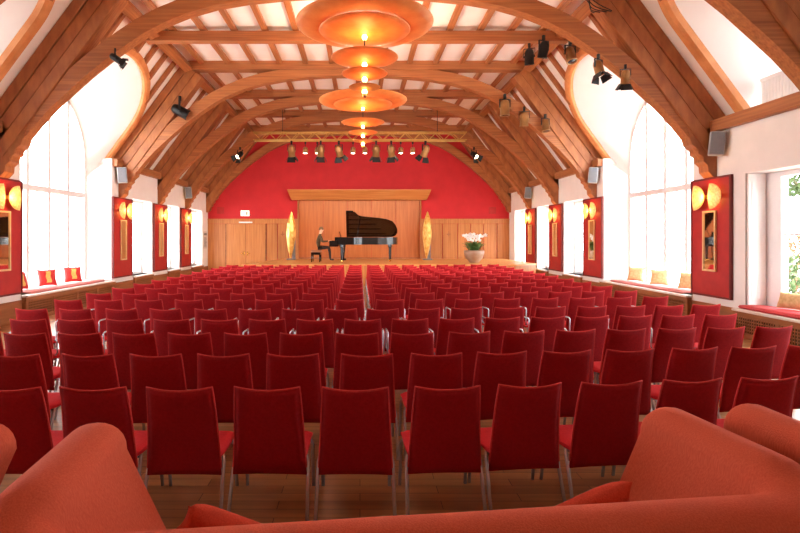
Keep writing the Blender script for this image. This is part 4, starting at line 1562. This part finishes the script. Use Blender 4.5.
# ------------------------------------------------------------------ orchid in a bowl at the right of the stage
ox, oy = (474 - 360) * 21.4 / 533, 21.4
o = empty("potted_orchid", (ox, oy, ZS))
tag(o, "white orchids in a wide round bowl at the right of the stage", "plant")
MB().lathe([(0, 0), (0.18, 0), (0.2, 0.03), (0.34, 0.2), (0.4, 0.36), (0.4, 0.48), (0.36, 0.5), (0.34, 0.46), (0, 0.44)], 32).build("bowl", "bowl_reflect", o)
mb = MB()
rg = random.Random(5)
for k in range(64):
    a = rg.uniform(0, 2 * PI)
    ln = rg.uniform(0.2, 0.42)
    up = rg.uniform(0.2, 0.42)
    r0 = rg.uniform(0.0, 0.22)
    dirv = Vector((math.cos(a), math.sin(a), 0))
    sd = Vector((-math.sin(a), math.cos(a), 0))
    prev = None
    for j in range(6):
        t = j / 5
        c = dirv * (r0 + ln * t * 0.8) + Vector((0, 0, 0.44 + up * math.sin(t * 1.9)))
        w = 0.045 * math.sin(PI * (0.12 + 0.85 * t))
        cur = [mb.bm.verts.new(c - sd * w), mb.bm.verts.new(c + Vector((0, 0, -0.012))), mb.bm.verts.new(c + sd * w)]
        if prev:
            mb.bm.faces.new([prev[0], prev[1], cur[1], cur[0]])
            mb.bm.faces.new([prev[1], prev[2], cur[2], cur[1]])
        prev = cur
mb.build("leaves", "leaf_green", o)
for k in range(9):
    a = 2 * PI * k / 9 + 0.3
    d = Vector((math.cos(a), math.sin(a) * 0.7, 0))
    sp = 0.2 + 0.2 * (k % 3) / 2
    pts = [d * 0.08 + Vector((0, 0, 0.44)), d * (0.09 + sp * 0.3) + Vector((0, 0, 0.85)), d * (0.1 + sp * 0.6) + Vector((0, 0, 1.05)), d * (0.12 + sp * 0.95) + Vector((0, 0, 1.1 - 0.04 * (k % 2)))]
    stx = MB().tube(pts, 0.006, 5).build("stem", "leaf_green", o)
    mb = MB()
    for q in range(5):
        t = 1.3 + 1.7 * q / 4
        i = min(2, int(t))
        c = pts[i].lerp(pts[i + 1], t - i) + Vector((rg.uniform(-.03, .03), rg.uniform(-.03, .03), rg.uniform(-0.02, 0.06)))
        nrm = Vector((rg.uniform(-.6, .6), -1, rg.uniform(-.3, .5))).normalized()
        u = nrm.cross(Vector((0, 0, 1))).normalized()
        w = u.cross(nrm)
        for pt in range(5):
            aa = 2 * PI * pt / 5 + 0.3
            ax = u * math.cos(aa) + w * math.sin(aa)
            bx = -u * math.sin(aa) + w * math.cos(aa)
            vs = [mb.bm.verts.new(c)] + [mb.bm.verts.new(c + ax * r + bx * h + nrm * 0.012) for r, h in ((0.03, 0.026), (0.058, 0.018), (0.066, 0), (0.058, -0.018), (0.03, -0.026))]
            mb.bm.faces.new(vs)
    mb.build("blossom", "petal", stx, fix=False)

# ------------------------------------------------------------------ outside
struct(MB().box((-80, -60, -0.9), (80, 90, -0.6)).build("ground", "ground_bounce"), "ground outside the windows, made pale to bounce light inside", "ground")


def shrub(name, loc, rx, rz, n, m, label, seed, trunk=0.6):
    root = empty(name, loc)
    tag(root, label, "shrub")
    r = random.Random(seed)
    mb = MB()
    for k in range(n):
        a, b = r.uniform(0, 2 * PI), r.uniform(-1, 1)
        q = r.uniform(0.55, 1.0)
        c = Vector((rx * q * math.cos(a) * math.sqrt(1 - b * b), rx * q * math.sin(a) * math.sqrt(1 - b * b), trunk + rz + rz * q * b))
        e = Euler((r.uniform(0, 6), r.uniform(0, 6), r.uniform(0, 6))).to_matrix()
        L_ = r.uniform(0.06, 0.11)
        mb.face([c + e @ Vector(p) for p in ((-L_, 0, 0), (0, -L_ * 0.45, 0.01), (L_, 0, 0), (0, L_ * 0.45, 0.01))])
    mb.build("foliage", m, root, fix=False)
    mb = MB().tube([(0, 0, 0), (0.05, 0, trunk), (0, 0.05, trunk + rz)], [0.08, 0.06, 0.03], 8)
    for k in range(6):
        a = k * 1.05
        mb.tube([(0, 0.03, trunk + 0.3 * rz), (rx * 0.6 * math.cos(a), rx * 0.6 * math.sin(a), trunk + rz * (0.8 + 0.1 * k))], [0.025, 0.01], 5)
    mb.build("trunk", "bark", root)


shrub("garden_shrub", (11.6, 14.0, -0.6), 1.3, 0.95, 1500, "garden_leaf", "leafy green shrub outside the nearest right window", 2, 0.1)
shrub("garden_shrub", (14.5, 17.8, -0.6), 1.3, 1.1, 1200, "garden_leaf_rust", "rust tinted shrub behind the green one outside the right window", 4, 0.4)
shrub("garden_tree", (10.6, 12.6, -0.6), 1.1, 0.6, 1300, "garden_leaf", "green tree crown hanging at the top of the nearest right window", 9, 3.3)

# ------------------------------------------------------------------ light
world = bpy.data.worlds.new("World")
SC.world = world
world.use_nodes = True
bg = world.node_tree.nodes["Background"]
bg.inputs["Color"].default_value = (0.93, 0.96, 1.0, 1)
bg.inputs["Strength"].default_value = 20.0


def portal(s, y0, y1, z0, z1, x):
    d = bpy.data.lights.new("window_portal", "AREA")
    d.shape = "RECTANGLE"
    d.size, d.size_y = z1 - z0, y1 - y0
    d.cycles.is_portal = True
    o = link("window_portal", d, None, (wx(s, x), (y0 + y1) / 2, (z0 + z1) / 2))
    o.rotation_euler = (0, s * PI / 2, 0)


for s, side in SIDES:
    for (y0, y1, z0, z1) in WINS:
        portal(s, y0, y1, z0, z1, 7.68)
    portal(s, 11.65, 15.15, 0.56, 5.7, 7.86)
    portal(s, 8.35, 9.65, 4.13, 5.8, 9.28)

# ------------------------------------------------------------------ camera
cam = bpy.data.cameras.new("camera")
cam.sensor_width = 36.0
cam.lens = 24.0
cam.shift_x = 0.05
cam.shift_y = -28.5 / 800
cam.clip_start = 0.05
co = link("camera", cam, None, (0, 0, EYE))
co.rotation_euler = (PI / 2, 0, 0)
SC.camera = co

vs = SC.view_settings
vs.view_transform = "Standard"
vs.look = "None"
vs.gamma = 1.0
vs.use_curve_mapping = False
vs.exposure = -0.02
SC.cycles.use_denoising = True
SC.cycles.max_bounces = 10
SC.cycles.diffuse_bounces = 6
SC.cycles.transparent_max_bounces = 12
SC.cycles.sample_clamp_indirect = 8.0
